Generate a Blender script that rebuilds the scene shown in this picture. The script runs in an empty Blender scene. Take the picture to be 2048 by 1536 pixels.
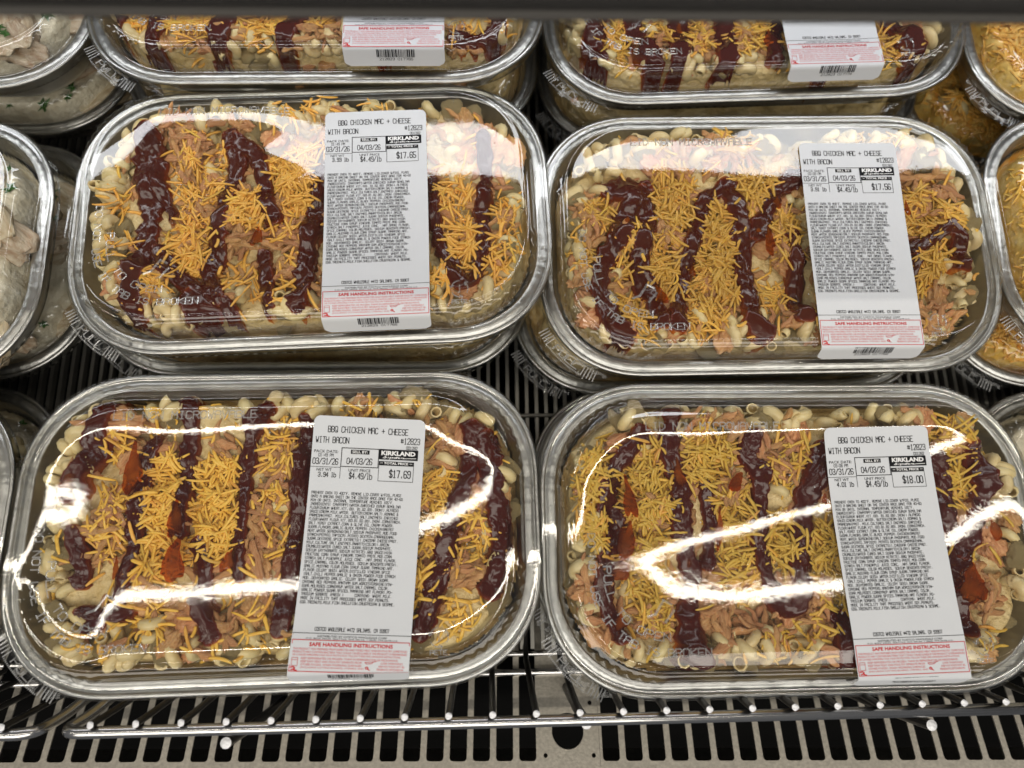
import bpy, bmesh, math, random
import numpy as np
from mathutils import Matrix, Vector, noise as mnoise

# ------------------------------------------------------------------ camera, world, lamps, exposure
scene = bpy.context.scene
COL = scene.collection
CAM = Vector((0.0, 0.0, 0.56))
RIGHT = Vector((0.9993811, -0.0178255, 0.0303252))
DOWN = Vector((-0.0095361, -0.9671027, -0.2542076))
FWD = Vector((0.0338590, 0.2537611, -0.9666741))
cam_data = bpy.data.cameras.new('camera')
cam = bpy.data.objects.new('camera', cam_data)
COL.objects.link(cam)
cam.matrix_world = Matrix.Translation(CAM) @ Matrix((RIGHT, -DOWN, -FWD)).transposed().to_4x4()
cam_data.sensor_width = 36.0
cam_data.lens = 1403.1 / 2048 * 36.0
cam_data.clip_start = 0.01
cam_data.clip_end = 50.0
cam_data.dof.use_dof = True
cam_data.dof.focus_distance = 0.463
cam_data.dof.aperture_fstop = 4.6
scene.camera = cam

world = bpy.data.worlds.new('World')
scene.world = world
world.use_nodes = True
bg = world.node_tree.nodes['Background']
bg.inputs['Color'].default_value = (0.96, 0.97, 1.0, 1)
bg.inputs['Strength'].default_value = 0.12

def lamp(name, size_x, size_y, loc, target, power, color):
    d = bpy.data.lights.new(name, 'AREA')
    d.shape = 'RECTANGLE'
    d.size, d.size_y, d.energy, d.color = size_x, size_y, power, color
    o = bpy.data.objects.new(name, d)
    COL.objects.link(o)
    o.location = loc
    o.rotation_euler = (Vector(target) - Vector(loc)).to_track_quat('-Z', 'Y').to_euler()
    return o
# store ceiling tube fixture above the case front, warm white
lamp('ceiling_tube_lamp', 7.0, 0.026, (0.0, 0.10, 2.25), (0.0, 0.10, 0.0), 19, (1.0, 0.93, 0.80))
# added soft fill from over the aisle, evens out the middle rows
lamp('aisle_fill_lamp', 5.0, 1.4, (0.0, -1.7, 2.5), (0.0, 0.2, 0.1), 86, (1.0, 0.95, 0.86))
# LED strip under the upper shelf, cool white
lamp('shelf_led_lamp', 1.7, 0.034, (0.05, 0.408, 0.362), (0.05, 0.36, 0.1), 1.9, (0.94, 0.965, 1.0))

scene.view_settings.view_transform = 'Standard'
scene.view_settings.look = 'None'
scene.view_settings.exposure = 0.0
scene.view_settings.gamma = 1.0
scene.cycles.use_denoising = True
scene.cycles.max_bounces = 10
scene.cycles.diffuse_bounces = 3
scene.cycles.glossy_bounces = 4
scene.cycles.transmission_bounces = 4
scene.cycles.transparent_max_bounces = 24
scene.cycles.caustics_reflective = False
scene.cycles.caustics_refractive = False
scene.cycles.sample_clamp_indirect = 4.0
FOOD={
'A':dict(stripes=[(134,[(-1105,800),(-1134,625),(-1147,470),(-1212,336),(-1251,204)]),(103,[(-792,531),(-839,277),(-851,95),(-858,-131),(-894,-303),(-917,-441),(-1046,-589)]),(102,[(-599,792),(-582,597),(-584,356),(-582,154),(-604,-41)]),(137,[(-460,-126),(-430,-285),(-424,-441),(-329,-642)]),(106,[(-66,711),(-187,607),(-217,313),(-225,79),(-233,-148),(-213,-308)]),(120,[(161,618),(139,204),(112,-77),(85,-473),(70,-626)]),(148,[(1232,561),(1193,282),(1106,46),(1054,-184),(988,-422),(907,-668)]),(166,[(1335,488),(1347,244),(1408,-62),(1386,-291),(1332,-433)]),(93,[(-1104,-496),(-945,-532),(-824,-505)]),(95,[(-1196,-26),(-1140,-218),(-1141,-327)]),(118,[(617,159),(591,-171),(550,-487),(508,-701)])],
 smears=[(-856,351,68,171,5),(-583,33,54,152,5),(-576,-204,75,175,8),(-252,-221,44,87,12),(-907,-241,22,82,0),(-1242,244,64,110,20)],
 cheese=[(-732,307,115,45),(-693,90,113,40),(-728,-198,127,40),(-385,282,124,45),(-385,82,122,55),(-385,-112,113,40),(-47,445,118,18),(37,138,99,14),(3,-123,97,6),(-975,163,97,10),(-1030,-47,96,12),(1022,182,119,25),(938,-100,116,25),(907,-436,114,30),(1205,-156,117,16),(-191,-556,236,16),(-754,-537,140,12),(-1014,-678,122,6),(-698,809,203,10),(260,738,258,14),(693,712,260,8),(-1033,517,82,9),(1123,44,118,10),(682,-569,161,10),(1101,-597,130,8)],
 chicken=[(-704,478,91),(-652,-40,73),(-61,344,100),(-36,208,91),(-73,10,98),(-48,-121,89),(-989,99,73),(-1035,-46,80),(-1097,-187,87),(-356,505,84),(1023,495,121),(1153,-300,99),(1055,-119,84),(1257,-25,93),(-237,-615,63),(-769,159,73),(-346,-241,80),(71,375,76),(-102,465,84)]),
'B':dict(stripes=[(132,[(-985,630),(-1170,423),(-1232,220),(-1191,20),(-1244,-207),(-1286,-396),(-1205,-599)]),(133,[(-800,772),(-818,507),(-763,300),(-762,81),(-742,-116),(-704,-278),(-762,-483)]),(174,[(-753,-483),(-759,-668),(-749,-842)]),(95,[(-591,281),(-567,46),(-614,-199)]),(133,[(-245,609),(-300,504),(-217,364),(-222,143),(-263,-7),(-256,-188),(-222,-349),(-152,-477),(-60,-415),(0,-191),(39,73),(116,275),(228,535)]),(143,[(194,-545),(176,-807)]),(154,[(993,477),(1012,267),(977,63),(1053,-106),(932,-301)]),(127,[(1217,511),(1280,265),(1165,27),(1065,-139)]),(138,[(979,-431),(985,-590)]),(134,[(605,410),(582,-100),(645,-584)])],
 smears=[(-1115,212,51,161,-8),(-1141,-48,75,167,8),(-1191,-223,69,78,0),(-787,360,44,112,-12),(-413,315,48,87,35),(-553,26,30,161,8),(-760,-184,20,39,0),(1229,-2,42,83,-20),(1025,-333,119,136,0),(147,192,24,44,0),(-1207,-524,42,62,0)],
 cheese=[(-1312,371,120,35),(-1355,153,135,35),(-1261,-12,101,20),(-965,420,156,45),(-961,216,154,45),(-922,16,153,25),(-539,521,140,40),(-583,417,122,25),(-399,144,121,30),(-417,-55,119,30),(-388,-282,118,20),(-102,7,103,30),(-121,-157,85,20),(131,-62,103,35),(141,-258,102,25),(-1011,-321,116,30),(-972,-494,99,18),(-1000,-146,101,20),(-10,518,106,10),(-98,362,88,6),(1065,618,109,14),(1148,369,108,20),(1017,232,89,10),(-230,-692,116,5),(-3,-603,150,7),(-1271,526,104,8),(188,-418,102,10),(1012,-204,87,5)],
 chicken=[(-106,415,106),(-379,698,107),(-630,664,106),(-996,-113,93),(-1019,-494,115),(-925,-573,99),(-543,-549,100),(-395,-567,100),(-199,-601,108),(-4,-511,101),(-1441,-362,99),(-1396,-488,90),(1077,-271,157),(1134,-433,138),(-183,520,97),(22,449,106),(-874,183,86),(-435,280,87),(58,-417,93),(-583,-438,92),(908,-236,104),(1036,-400,121)]),
'C':dict(stripes=[(142,[(-1111,564),(-1151,284),(-1094,9),(-1119,-311),(-1131,-477),(-1130,-693),(-1154,-799)]),(105,[(-1062,380),(-1028,162),(-928,-36)]),(127,[(-1011,-297),(-898,-450),(-740,-566),(-585,-645)]),(134,[(-524,521),(-524,340),(-575,124),(-598,-88),(-620,-313),(-662,-460),(-567,-664)]),(134,[(-561,543),(-395,415),(-326,232),(-302,55),(-236,-102)]),(128,[(-312,-364),(-279,-549),(-247,-731)]),(134,[(83,437),(55,41),(1,-264),(-17,-560),(-55,-740)]),(184,[(-734,-657),(-658,-820),(-653,-909)]),(108,[(-514,-720),(-489,-898)]),(106,[(847,167),(857,-147),(896,-339),(986,-529),(1017,-641),(1122,-553),(1183,-313),(1183,-82),(1219,152),(1214,476)]),(134,[(511,380),(474,-208),(423,-688)])],
 smears=[(-318,-252,47,93,10)],
 cheese=[(-798,424,159,18),(-783,185,139,20),(-789,-255,170,40),(-742,-461,118,14),(-848,-383,101,16),(-140,279,123,70),(-48,117,105,50),(-408,-24,104,45),(-2,393,89,20),(-180,-129,103,8),(-71,-360,85,6),(-473,-472,101,6),(969,77,123,18),(1011,-273,121,30),(1057,-481,86,15),(1367,-95,105,12),(1321,-342,104,10),(848,-601,85,10),(1260,-545,103,12),(-116,663,144,8),(-1293,89,69,4),(-1212,-256,85,5),(-972,-524,100,10),(-232,-610,101,8),(424,685,271,10),(-766,-86,103,8)],
 chicken=[(-959,660,107),(-879,535,107),(-800,390,123),(-777,35,104),(-720,228,96),(-529,624,107),(-800,-156,94),(-607,86,70),(-388,-172,120),(-487,-244,94),(-129,-221,103),(-173,-443,93),(1256,-239,87),(1249,-391,86),(-961,437,106),(-737,-346,85),(33,-562,85),(-632,-86,86)]),
'D':dict(stripes=[(194,[(-1116,368),(-905,366)]),(158,[(-943,328),(-1042,120),(-1103,-28),(-1216,-210),(-1242,-391),(-1170,-640),(-1110,-763)]),(150,[(-897,347),(-877,118),(-932,-67),(-963,-287),(-887,-432),(-859,-645)]),(133,[(-266,388),(-434,293),(-498,152),(-554,2),(-609,-145),(-657,-327),(-706,-524),(-735,-682)]),(168,[(-285,378),(-233,167),(-218,-39),(-222,-260),(-208,-477),(-208,-655),(-158,-743)]),(143,[(219,431),(68,355),(-22,165),(-118,-3)]),(131,[(148,-44),(137,-302),(135,-625)]),(114,[(961,-129),(1131,-57),(1247,7),(1313,-134),(1280,-281)]),(105,[(965,-222),(935,-422)]),(134,[(513,350),(541,-124),(568,-578)])],
 smears=[(15,195,38,55,0),(-66,-82,34,142,0),(-624,-314,30,54,0),(-855,-476,44,98,-20),(-1044,77,24,27,0),(-136,-12,26,26,0),(930,137,24,74,0)],
 cheese=[(-693,397,124,30),(-674,186,122,35),(-836,-147,138,40),(-781,-347,102,25),(-1198,174,104,20),(-1019,-34,86,16),(-398,127,87,30),(-418,-97,138,50),(-397,-262,137,30),(-72,409,107,55),(-126,218,106,30),(104,64,88,20),(118,-122,87,12),(-515,-441,119,25),(-530,-618,101,18),(-1016,-558,101,20),(-973,-681,84,10),(-5,-466,85,10),(1068,147,142,35),(1212,50,106,20),(1017,-300,104,25),(1142,-173,87,15),(-203,724,108,10),(832,754,145,8),(-1385,-139,86,10),(-1063,-198,86,14),(-598,-186,69,12),(-357,-389,85,10)],
 chicken=[(-1334,218,105),(-1270,86,104),(-1392,-317,119),(-1363,-443,102),(-384,672,126),(-280,632,108),(-647,518,107),(-754,5,104),(-699,-199,103),(-520,-526,102),(104,31,105),(97,-192,121),(79,-43,105),(1142,362,144),(1256,284,125),(1080,-604,120),(995,-709,103),(1132,-711,103),(-1087,-357,77),(-435,-330,94),(50,-624,85)]),
'E':dict(stripes=[(140,[(-976,-402),(-986,-493),(-1081,-651),(-1136,-828)]),(160,[(-545,-402),(-575,-493),(-619,-652),(-658,-851)]),(142,[(-92,-402),(-105,-517),(-154,-652),(-189,-852)]),(134,[(1300,-448),(1278,-632),(1011,-722)]),(152,[(536,-448),(504,-766)]),(130,[(-1349,-402),(-1352,-538)])],
 smears=[],
 cheese=[(-898,-593,93,22),(-754,-548,111,30),(-810,-749,92,10),(-1180,-547,74,14),(-344,-548,112,30),(-412,-638,93,12),(49,-549,75,8),(1355,-550,76,14),(1107,-663,114,6),(-1188,-637,55,8),(-9,-503,94,8),(-329,-772,92,8)],
 chicken=[(-763,-696,83),(-494,-584,112),(34,-675,131),(76,-787,121),(-87,-853,102),(-949,-872,91),(1011,-811,113),(1012,-654,95),(-25,-607,94),(-534,-539,93)]),
'F':dict(stripes=[(165,[(-1247,-259),(-1237,-374),(-1289,-532),(-1242,-889)]),(176,[(-974,-267),(-970,-429),(-911,-612),(-840,-859)]),(147,[(-623,-278),(-624,-463),(-663,-642),(-707,-863)]),(167,[(-250,-290),(-293,-473),(-312,-699),(-353,-941)]),(128,[(130,-395),(64,-711)]),(139,[(1026,-377),(1105,-587),(1144,-792)]),(138,[(551,-362),(441,-791)])],
 smears=[(-6,-611,46,85,0),(-665,-500,31,81,0)],
 cheese=[(-1127,-432,97,20),(-1118,-546,96,14),(-797,-420,97,12),(-508,-452,117,18),(-464,-567,97,8),(-200,-485,97,16),(-199,-621,77,6),(56,-470,117,20),(997,-500,99,14),(935,-726,97,10),(-676,-739,96,4),(-1307,-740,76,5)],
 chicken=[(-810,-570,116),(-759,-458,107),(-501,-580,126),(-468,-468,117),(-214,-612,107),(-1402,-751,95),(3,-865,77),(-140,-501,97),(935,-650,98)]),
}
# ------------------------------------------------------------------ materials
def new_mat(name):
    m = bpy.data.materials.new(name)
    m.use_nodes = True
    nt = m.node_tree
    nt.nodes.clear()
    out = nt.nodes.new('ShaderNodeOutputMaterial')
    return m, nt, out
def N(nt, kind, **kw):
    n = nt.nodes.new(kind)
    for k, v in kw.items():
        if k.startswith('i_'):
            n.inputs[k[2:].replace('_', ' ')].default_value = v
        else:
            setattr(n, k, v)
    return n
def principled(name, base, rough=0.5, metal=0.0, sss=0.0, sss_r=(1, .5, .25), sss_scale=0.004, var=None, nscale=120.0,
               bump=0.0, bscale=300.0, stretch=None, coat=0.0, objrand=0.0, spec=0.5, bdist=0.001, gen=False):
    m, nt, out = new_mat(name)
    p = N(nt, 'ShaderNodeBsdfPrincipled')
    L = nt.links.new
    L(p.outputs[0], out.inputs[0])
    p.inputs['Roughness'].default_value = rough
    p.inputs['Metallic'].default_value = metal
    p.inputs['Specular IOR Level'].default_value = spec
    p.inputs['Coat Weight'].default_value = coat
    p.inputs['Coat Roughness'].default_value = 0.08
    if sss:
        p.inputs['Subsurface Weight'].default_value = sss
        p.inputs['Subsurface Radius'].default_value = sss_r
        p.inputs['Subsurface Scale'].default_value = sss_scale
    tc = N(nt, 'ShaderNodeTexCoord')
    mp = N(nt, 'ShaderNodeMapping')
    if stretch: mp.inputs['Scale'].default_value = stretch
    L(tc.outputs['Generated' if gen else 'Object'], mp.inputs[0])
    col = None
    if var is not None:
        nz = N(nt, 'ShaderNodeTexNoise'); nz.inputs['Scale'].default_value = nscale; nz.inputs['Detail'].default_value = 5
        L(mp.outputs[0], nz.inputs['Vector'])
        rp = N(nt, 'ShaderNodeValToRGB')
        rp.color_ramp.elements[0].position = .32; rp.color_ramp.elements[1].position = .68
        rp.color_ramp.elements[0].color = (*base, 1); rp.color_ramp.elements[1].color = (*var, 1)
        L(nz.outputs[0], rp.inputs[0]); col = rp.outputs[0]
    if objrand:
        oi = N(nt, 'ShaderNodeObjectInfo')
        hs = N(nt, 'ShaderNodeHueSaturation')
        if col: L(col, hs.inputs['Color'])
        else: hs.inputs['Color'].default_value = (*base, 1)
        mr = N(nt, 'ShaderNodeMapRange'); mr.inputs[3].default_value = 1 - objrand; mr.inputs[4].default_value = 1 + objrand * .6
        L(oi.outputs['Random'], mr.inputs[0]); L(mr.outputs[0], hs.inputs['Value'])
        mr2 = N(nt, 'ShaderNodeMapRange'); mr2.inputs[3].default_value = .5 - objrand * .05; mr2.inputs[4].default_value = .5 + objrand * .05
        ml = N(nt, 'ShaderNodeMath', operation='FRACT'); m7 = N(nt, 'ShaderNodeMath', operation='MULTIPLY'); m7.inputs[1].default_value = 7.31
        L(oi.outputs['Random'], m7.inputs[0]); L(m7.outputs[0], ml.inputs[0]); L(ml.outputs[0], mr2.inputs[0]); L(mr2.outputs[0], hs.inputs['Hue'])
        col = hs.outputs[0]
    if col: L(col, p.inputs['Base Color'])
    else: p.inputs['Base Color'].default_value = (*base, 1)
    if bump:
        nb = N(nt, 'ShaderNodeTexNoise'); nb.inputs['Scale'].default_value = bscale; nb.inputs['Detail'].default_value = 4
        L(mp.outputs[0], nb.inputs['Vector'])
        b = N(nt, 'ShaderNodeBump'); b.inputs['Strength'].default_value = bump; b.inputs['Distance'].default_value = bdist
        L(nb.outputs[0], b.inputs['Height']); L(b.outputs[0], p.inputs['Normal'])
    return m
def clear_plastic(name, rough=0.035, tint=0.975, f0=0.075, bump=0.05, haze=0.0):
    m, nt, out = new_mat(name)
    L = nt.links.new
    tr = N(nt, 'ShaderNodeBsdfTransparent'); tr.inputs[0].default_value = (tint, tint, tint * .985, 1)
    gl = N(nt, 'ShaderNodeBsdfGlossy'); gl.inputs['Roughness'].default_value = rough
    lw = N(nt, 'ShaderNodeLayerWeight'); lw.inputs['Blend'].default_value = .5
    pw = N(nt, 'ShaderNodeMath', operation='POWER'); pw.inputs[1].default_value = 4.0
    ma = N(nt, 'ShaderNodeMath', operation='MULTIPLY_ADD'); ma.inputs[1].default_value = .62; ma.inputs[2].default_value = f0
    L(lw.outputs['Facing'], pw.inputs[0]); L(pw.outputs[0], ma.inputs[0])
    mx = N(nt, 'ShaderNodeMixShader')
    L(ma.outputs[0], mx.inputs[0]); L(tr.outputs[0], mx.inputs[1]); L(gl.outputs[0], mx.inputs[2])
    tc = N(nt, 'ShaderNodeTexCoord')
    nb = N(nt, 'ShaderNodeTexNoise'); nb.inputs['Scale'].default_value = 260; nb.inputs['Detail'].default_value = 6
    L(tc.outputs['Object'], nb.inputs['Vector'])
    b = N(nt, 'ShaderNodeBump'); b.inputs['Strength'].default_value = bump; b.inputs['Distance'].default_value = .0004
    L(nb.outputs[0], b.inputs['Height']); L(b.outputs[0], gl.inputs['Normal'])
    res = mx
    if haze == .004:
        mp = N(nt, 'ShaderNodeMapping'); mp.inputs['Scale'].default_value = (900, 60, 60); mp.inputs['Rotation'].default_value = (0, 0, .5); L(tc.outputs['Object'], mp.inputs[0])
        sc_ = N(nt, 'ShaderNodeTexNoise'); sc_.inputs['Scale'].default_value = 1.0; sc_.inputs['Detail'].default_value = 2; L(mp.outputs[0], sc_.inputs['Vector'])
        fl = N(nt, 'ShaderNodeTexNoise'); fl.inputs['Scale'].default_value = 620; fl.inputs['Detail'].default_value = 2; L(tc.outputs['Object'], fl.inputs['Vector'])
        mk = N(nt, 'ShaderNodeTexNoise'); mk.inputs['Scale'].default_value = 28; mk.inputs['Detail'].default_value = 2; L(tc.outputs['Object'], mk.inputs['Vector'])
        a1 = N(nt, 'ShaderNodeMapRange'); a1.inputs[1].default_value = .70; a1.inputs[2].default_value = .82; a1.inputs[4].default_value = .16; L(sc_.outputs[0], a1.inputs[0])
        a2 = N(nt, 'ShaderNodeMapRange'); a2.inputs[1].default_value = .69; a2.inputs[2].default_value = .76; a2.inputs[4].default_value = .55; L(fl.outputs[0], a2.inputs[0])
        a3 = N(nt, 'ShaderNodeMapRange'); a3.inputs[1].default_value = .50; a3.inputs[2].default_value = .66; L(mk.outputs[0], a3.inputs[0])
        mm1 = N(nt, 'ShaderNodeMath', operation='MULTIPLY'); L(a2.outputs[0], mm1.inputs[0]); L(a3.outputs[0], mm1.inputs[1])  # crinkle glints put into the colour as white flecks
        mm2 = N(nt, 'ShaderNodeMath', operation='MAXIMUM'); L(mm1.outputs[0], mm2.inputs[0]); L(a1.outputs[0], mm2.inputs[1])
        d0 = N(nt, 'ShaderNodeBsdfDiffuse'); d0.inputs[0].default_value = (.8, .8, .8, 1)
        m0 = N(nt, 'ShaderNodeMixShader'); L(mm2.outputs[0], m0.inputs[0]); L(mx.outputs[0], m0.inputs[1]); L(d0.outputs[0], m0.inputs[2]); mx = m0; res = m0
    if haze:
        df = N(nt, 'ShaderNodeBsdfDiffuse'); df.inputs[0].default_value = (.8, .8, .8, 1)
        m2 = N(nt, 'ShaderNodeMixShader')
        n2 = N(nt, 'ShaderNodeTexNoise'); n2.inputs['Scale'].default_value = 35; n2.inputs['Detail'].default_value = 3
        L(tc.outputs['Object'], n2.inputs['Vector'])
        mm = N(nt, 'ShaderNodeMath', operation='MULTIPLY'); mm.inputs[1].default_value = haze * 2
        L(n2.outputs[0], mm.inputs[0]); L(mm.outputs[0], m2.inputs[0])
        L(mx.outputs[0], m2.inputs[1]); L(df.outputs[0], m2.inputs[2]); res = m2
    L(res.outputs[0], out.inputs[0])
    return m
def smear_mat(name):
    m, nt, out = new_mat(name)
    L = nt.links.new
    p = N(nt, 'ShaderNodeBsdfPrincipled'); p.inputs['Roughness'].default_value = .12
    p.inputs['Specular IOR Level'].default_value = .08
    tc = N(nt, 'ShaderNodeTexCoord')
    nz = N(nt, 'ShaderNodeTexNoise'); nz.inputs['Scale'].default_value = 70; nz.inputs['Detail'].default_value = 3
    L(tc.outputs['Object'], nz.inputs['Vector'])
    rp = N(nt, 'ShaderNodeValToRGB')
    rp.color_ramp.elements[0].position = .35; rp.color_ramp.elements[1].position = .68
    rp.color_ramp.elements[0].color = (.095, .014, .002, 1); rp.color_ramp.elements[1].color = (.29, .068, .006, 1)
    L(nz.outputs[0], rp.inputs[0]); L(rp.outputs[0], p.inputs['Base Color'])
    tr = N(nt, 'ShaderNodeBsdfTransparent'); tr.inputs[0].default_value = (.62, .2, .04, 1)
    mx = N(nt, 'ShaderNodeMixShader')
    at = N(nt, 'ShaderNodeAttribute'); at.attribute_name = 'thickness'
    L(at.outputs['Fac'], mx.inputs[0])
    L(tr.outputs[0], mx.inputs[1]); L(p.outputs[0], mx.inputs[2]); L(mx.outputs[0], out.inputs[0])
    return m
def sauce_mat(name):
    m, nt, out = new_mat(name)
    L = nt.links.new
    p = N(nt, 'ShaderNodeBsdfPrincipled'); p.inputs['Roughness'].default_value = .17; p.inputs['Specular IOR Level'].default_value = .4
    p.inputs['Coat Weight'].default_value = .15; p.inputs['Coat Roughness'].default_value = .1
    tc = N(nt, 'ShaderNodeTexCoord')
    nz = N(nt, 'ShaderNodeTexNoise'); nz.inputs['Scale'].default_value = 60; nz.inputs['Detail'].default_value = 4
    L(tc.outputs['Object'], nz.inputs['Vector'])
    at = N(nt, 'ShaderNodeAttribute'); at.attribute_name = 'thickness'
    ad = N(nt, 'ShaderNodeMath', operation='MULTIPLY_ADD'); ad.inputs[1].default_value = .55; L(nz.outputs[0], ad.inputs[0]); L(at.outputs['Fac'], ad.inputs[2])
    rp = N(nt, 'ShaderNodeValToRGB'); e = rp.color_ramp.elements
    e[0].position = .30; e[0].color = (.40, .10, .012, 1); e[1].position = 1.0; e[1].color = (.062, .0066, .0030, 1)
    k = e.new(.50); k.color = (.17, .024, .006, 1); k = e.new(.72); k.color = (.115, .0145, .0052, 1)
    L(ad.outputs[0], rp.inputs[0]); L(rp.outputs[0], p.inputs['Base Color'])
    nb = N(nt, 'ShaderNodeTexNoise'); nb.inputs['Scale'].default_value = 190; nb.inputs['Detail'].default_value = 4
    L(tc.outputs['Object'], nb.inputs['Vector'])
    b = N(nt, 'ShaderNodeBump'); b.inputs['Strength'].default_value = .3; b.inputs['Distance'].default_value = .0011
    L(nb.outputs[0], b.inputs['Height']); L(b.outputs[0], p.inputs['Normal'])
    tr = N(nt, 'ShaderNodeBsdfTransparent'); tr.inputs[0].default_value = (.9, .45, .15, 1)
    mr = N(nt, 'ShaderNodeMapRange'); mr.inputs[1].default_value = .02; mr.inputs[2].default_value = .35; mr.inputs[3].default_value = .25; mr.inputs[4].default_value = 1
    L(at.outputs['Fac'], mr.inputs[0])
    mx = N(nt, 'ShaderNodeMixShader'); L(mr.outputs[0], mx.inputs[0]); L(tr.outputs[0], mx.inputs[1]); L(p.outputs[0], mx.inputs[2])
    L(mx.outputs[0], out.inputs[0])
    return m
M = dict(
    foil=principled('aluminium_foil', (.42, .42, .415), .34, 1.0, var=(.54, .54, .53), nscale=90, bump=.45, bscale=130, bdist=.0014),
    foil_inner=principled('foil_inner_wall', (.44, .42, .37), .40, 1.0, var=(.52, .50, .45), nscale=30, bump=.35, bscale=60, bdist=.0015),
    lid=clear_plastic('clear_lid_plastic', .030, .97, .068, .04, .004),
    emboss=clear_plastic('embossed_plastic', .14, .86, .20, .3, .24),
    tab=clear_plastic('tab_plastic', .08, .94, .03, .06, .008),
    tabline=clear_plastic('tab_ridges', .14, .70, .22, .3, .36),
    sauce=sauce_mat('barbecue_sauce'),
    smear=smear_mat('sauce_smear'),
    cheese=principled('cheddar', (.80, .415, .052), .42, sss=.12, sss_r=(1, .55, .15), var=(.89, .525, .105), nscale=200, objrand=.24, bump=.2, bscale=500, bdist=.0006),
    pasta=principled('cavatappi_pasta', (.72, .545, .255), .34, sss=.15, sss_r=(1, .8, .5), var=(.84, .69, .385), nscale=130, objrand=.10, bump=.25, bscale=260, bdist=.001),
    cream=principled('alfredo_filling', (.64, .46, .19), .38, var=(.82, .65, .34), nscale=110, bump=.9, bscale=130, bdist=.006),
    chicken=principled('pulled_chicken', (.50, .205, .070), .38, sss=.10, sss_r=(1, .4, .25), var=(.76, .43, .19), nscale=3.2, objrand=.18, stretch=(.8, 3.2, 3.2), bump=.55, bscale=6, bdist=.003, gen=True),
    pale=principled('roast_chicken_meat', (.46, .31, .18), .42, var=(.74, .64, .47), nscale=3, objrand=.2, stretch=(.8, 3, 3), bump=.55, bscale=5, bdist=.003, gen=True),
    ricecream=principled('cream_rice', (.66, .58, .42), .4, var=(.82, .76, .60), nscale=120, bump=.7, bscale=220, bdist=.003),
    parsley=principled('parsley', (.03, .10, .012), .5, var=(.06, .17, .025), nscale=200, objrand=.2),
    yellow=principled('macaroni_cheese', (.90, .52, .085), .42, var=(.92, .66, .22), nscale=80, bump=.6, bscale=150, bdist=.004),
    orange=principled('grated_cheese', (.88, .44, .045), .42, var=(.90, .60, .16), nscale=200, objrand=.16),
    paper=principled('label_paper', (.63, .645, .67), .62, var=(.65, .665, .69), nscale=50, bump=.08, bscale=60, spec=.12),
    ink=principled('black_print', (.014, .014, .016), .6, spec=.08),
    red=principled('red_print', (.60, .025, .03), .6, spec=.1),
    redfine=principled('fine_red_print', (.68, .10, .11), .5),
    white=principled('white_print', (.80, .80, .80), .5),
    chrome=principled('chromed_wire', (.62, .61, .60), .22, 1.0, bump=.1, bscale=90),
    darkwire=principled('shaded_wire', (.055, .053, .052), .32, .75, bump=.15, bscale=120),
    cut=principled('cut_wire_end', (.82, .82, .84), .45, .35, bump=.6, bscale=700),
    steel=principled('brushed_steel', (.40, .37, .315), .40, .7, var=(.54, .50, .43), nscale=420, bump=.25, bscale=600, bdist=.0006),
    slat=principled('slat_steel', (.36, .345, .31), .42, .6),
    dark=principled('duct_shade', (.0022, .0021, .0020), .85, bump=.5, bscale=20, bdist=.01, spec=.1),  # near-black base holds the shade of the void under the grille
    shelf=principled('shelf_edge_metal', (.26, .26, .27), .20, .85, bump=.1, bscale=60),
    shelf2=principled('shelf_lip_metal', (.085, .080, .075), .32, .6),
)

# ------------------------------------------------------------------ mesh helpers
def mesh_obj(name, verts, faces, mat, parent=None, smooth=True, mats=None, midx=None):
    me = bpy.data.meshes.new(name)
    me.from_pydata([tuple(map(float, v)) for v in verts], [], [tuple(map(int, f)) for f in faces])
    for m in (mats or [mat]): me.materials.append(m)
    if smooth: me.polygons.foreach_set('use_smooth', [True] * len(me.polygons))
    if midx is not None: me.polygons.foreach_set('material_index', midx)
    me.update()
    return link(name, me, parent)
def link(name, me, parent=None, mw=None):
    o = bpy.data.objects.new(name, me)
    COL.objects.link(o)
    if parent is not None: o.parent = parent
    if mw is not None: o.matrix_local = mw
    return o
def empty(name, parent=None):
    o = bpy.data.objects.new(name, None)
    o.empty_display_size = .02
    COL.objects.link(o)
    return o
def tag(o, label=None, cat=None, group=None, kind=None):
    if label: o['label'] = label
    if cat: o['category'] = cat
    if group: o['group'] = group
    if kind: o['kind'] = kind
    return o
def tube(pts, r, n=8, cap=True, closed=False):
    """swept tube along points; r scalar or list"""
    pts = [Vector(p) for p in pts]
    rs = r if hasattr(r, '__len__') else [r] * len(pts)
    V, F = [], []
    up = Vector((0, 0, 1))
    prev = None
    for i, p in enumerate(pts):
        t = (pts[min(i + 1, len(pts) - 1)] - pts[max(i - 1, 0)]).normalized()
        a = up if abs(t.dot(up)) < .95 else Vector((1, 0, 0))
        if prev is not None: a = prev
        x = (a - t * a.dot(t)).normalized(); prev = x
        y = t.cross(x)
        for k in range(n):
            th = 2 * math.pi * k / n
            V.append(p + (x * math.cos(th) + y * math.sin(th)) * rs[i])
    for i in range(len(pts) - 1):
        for k in range(n):
            a, b = i * n + k, i * n + (k + 1) % n
            F.append((a, b, b + n, a + n))
    if cap:
        F.append(tuple(range(n - 1, -1, -1)))
        F.append(tuple(range((len(pts) - 1) * n, len(pts) * n)))
    return V, F
def join(parts):
    V, F = [], []
    for v, f in parts:
        o = len(V); V += list(v); F += [tuple(i + o for i in q) for q in f]
    return V, F
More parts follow.
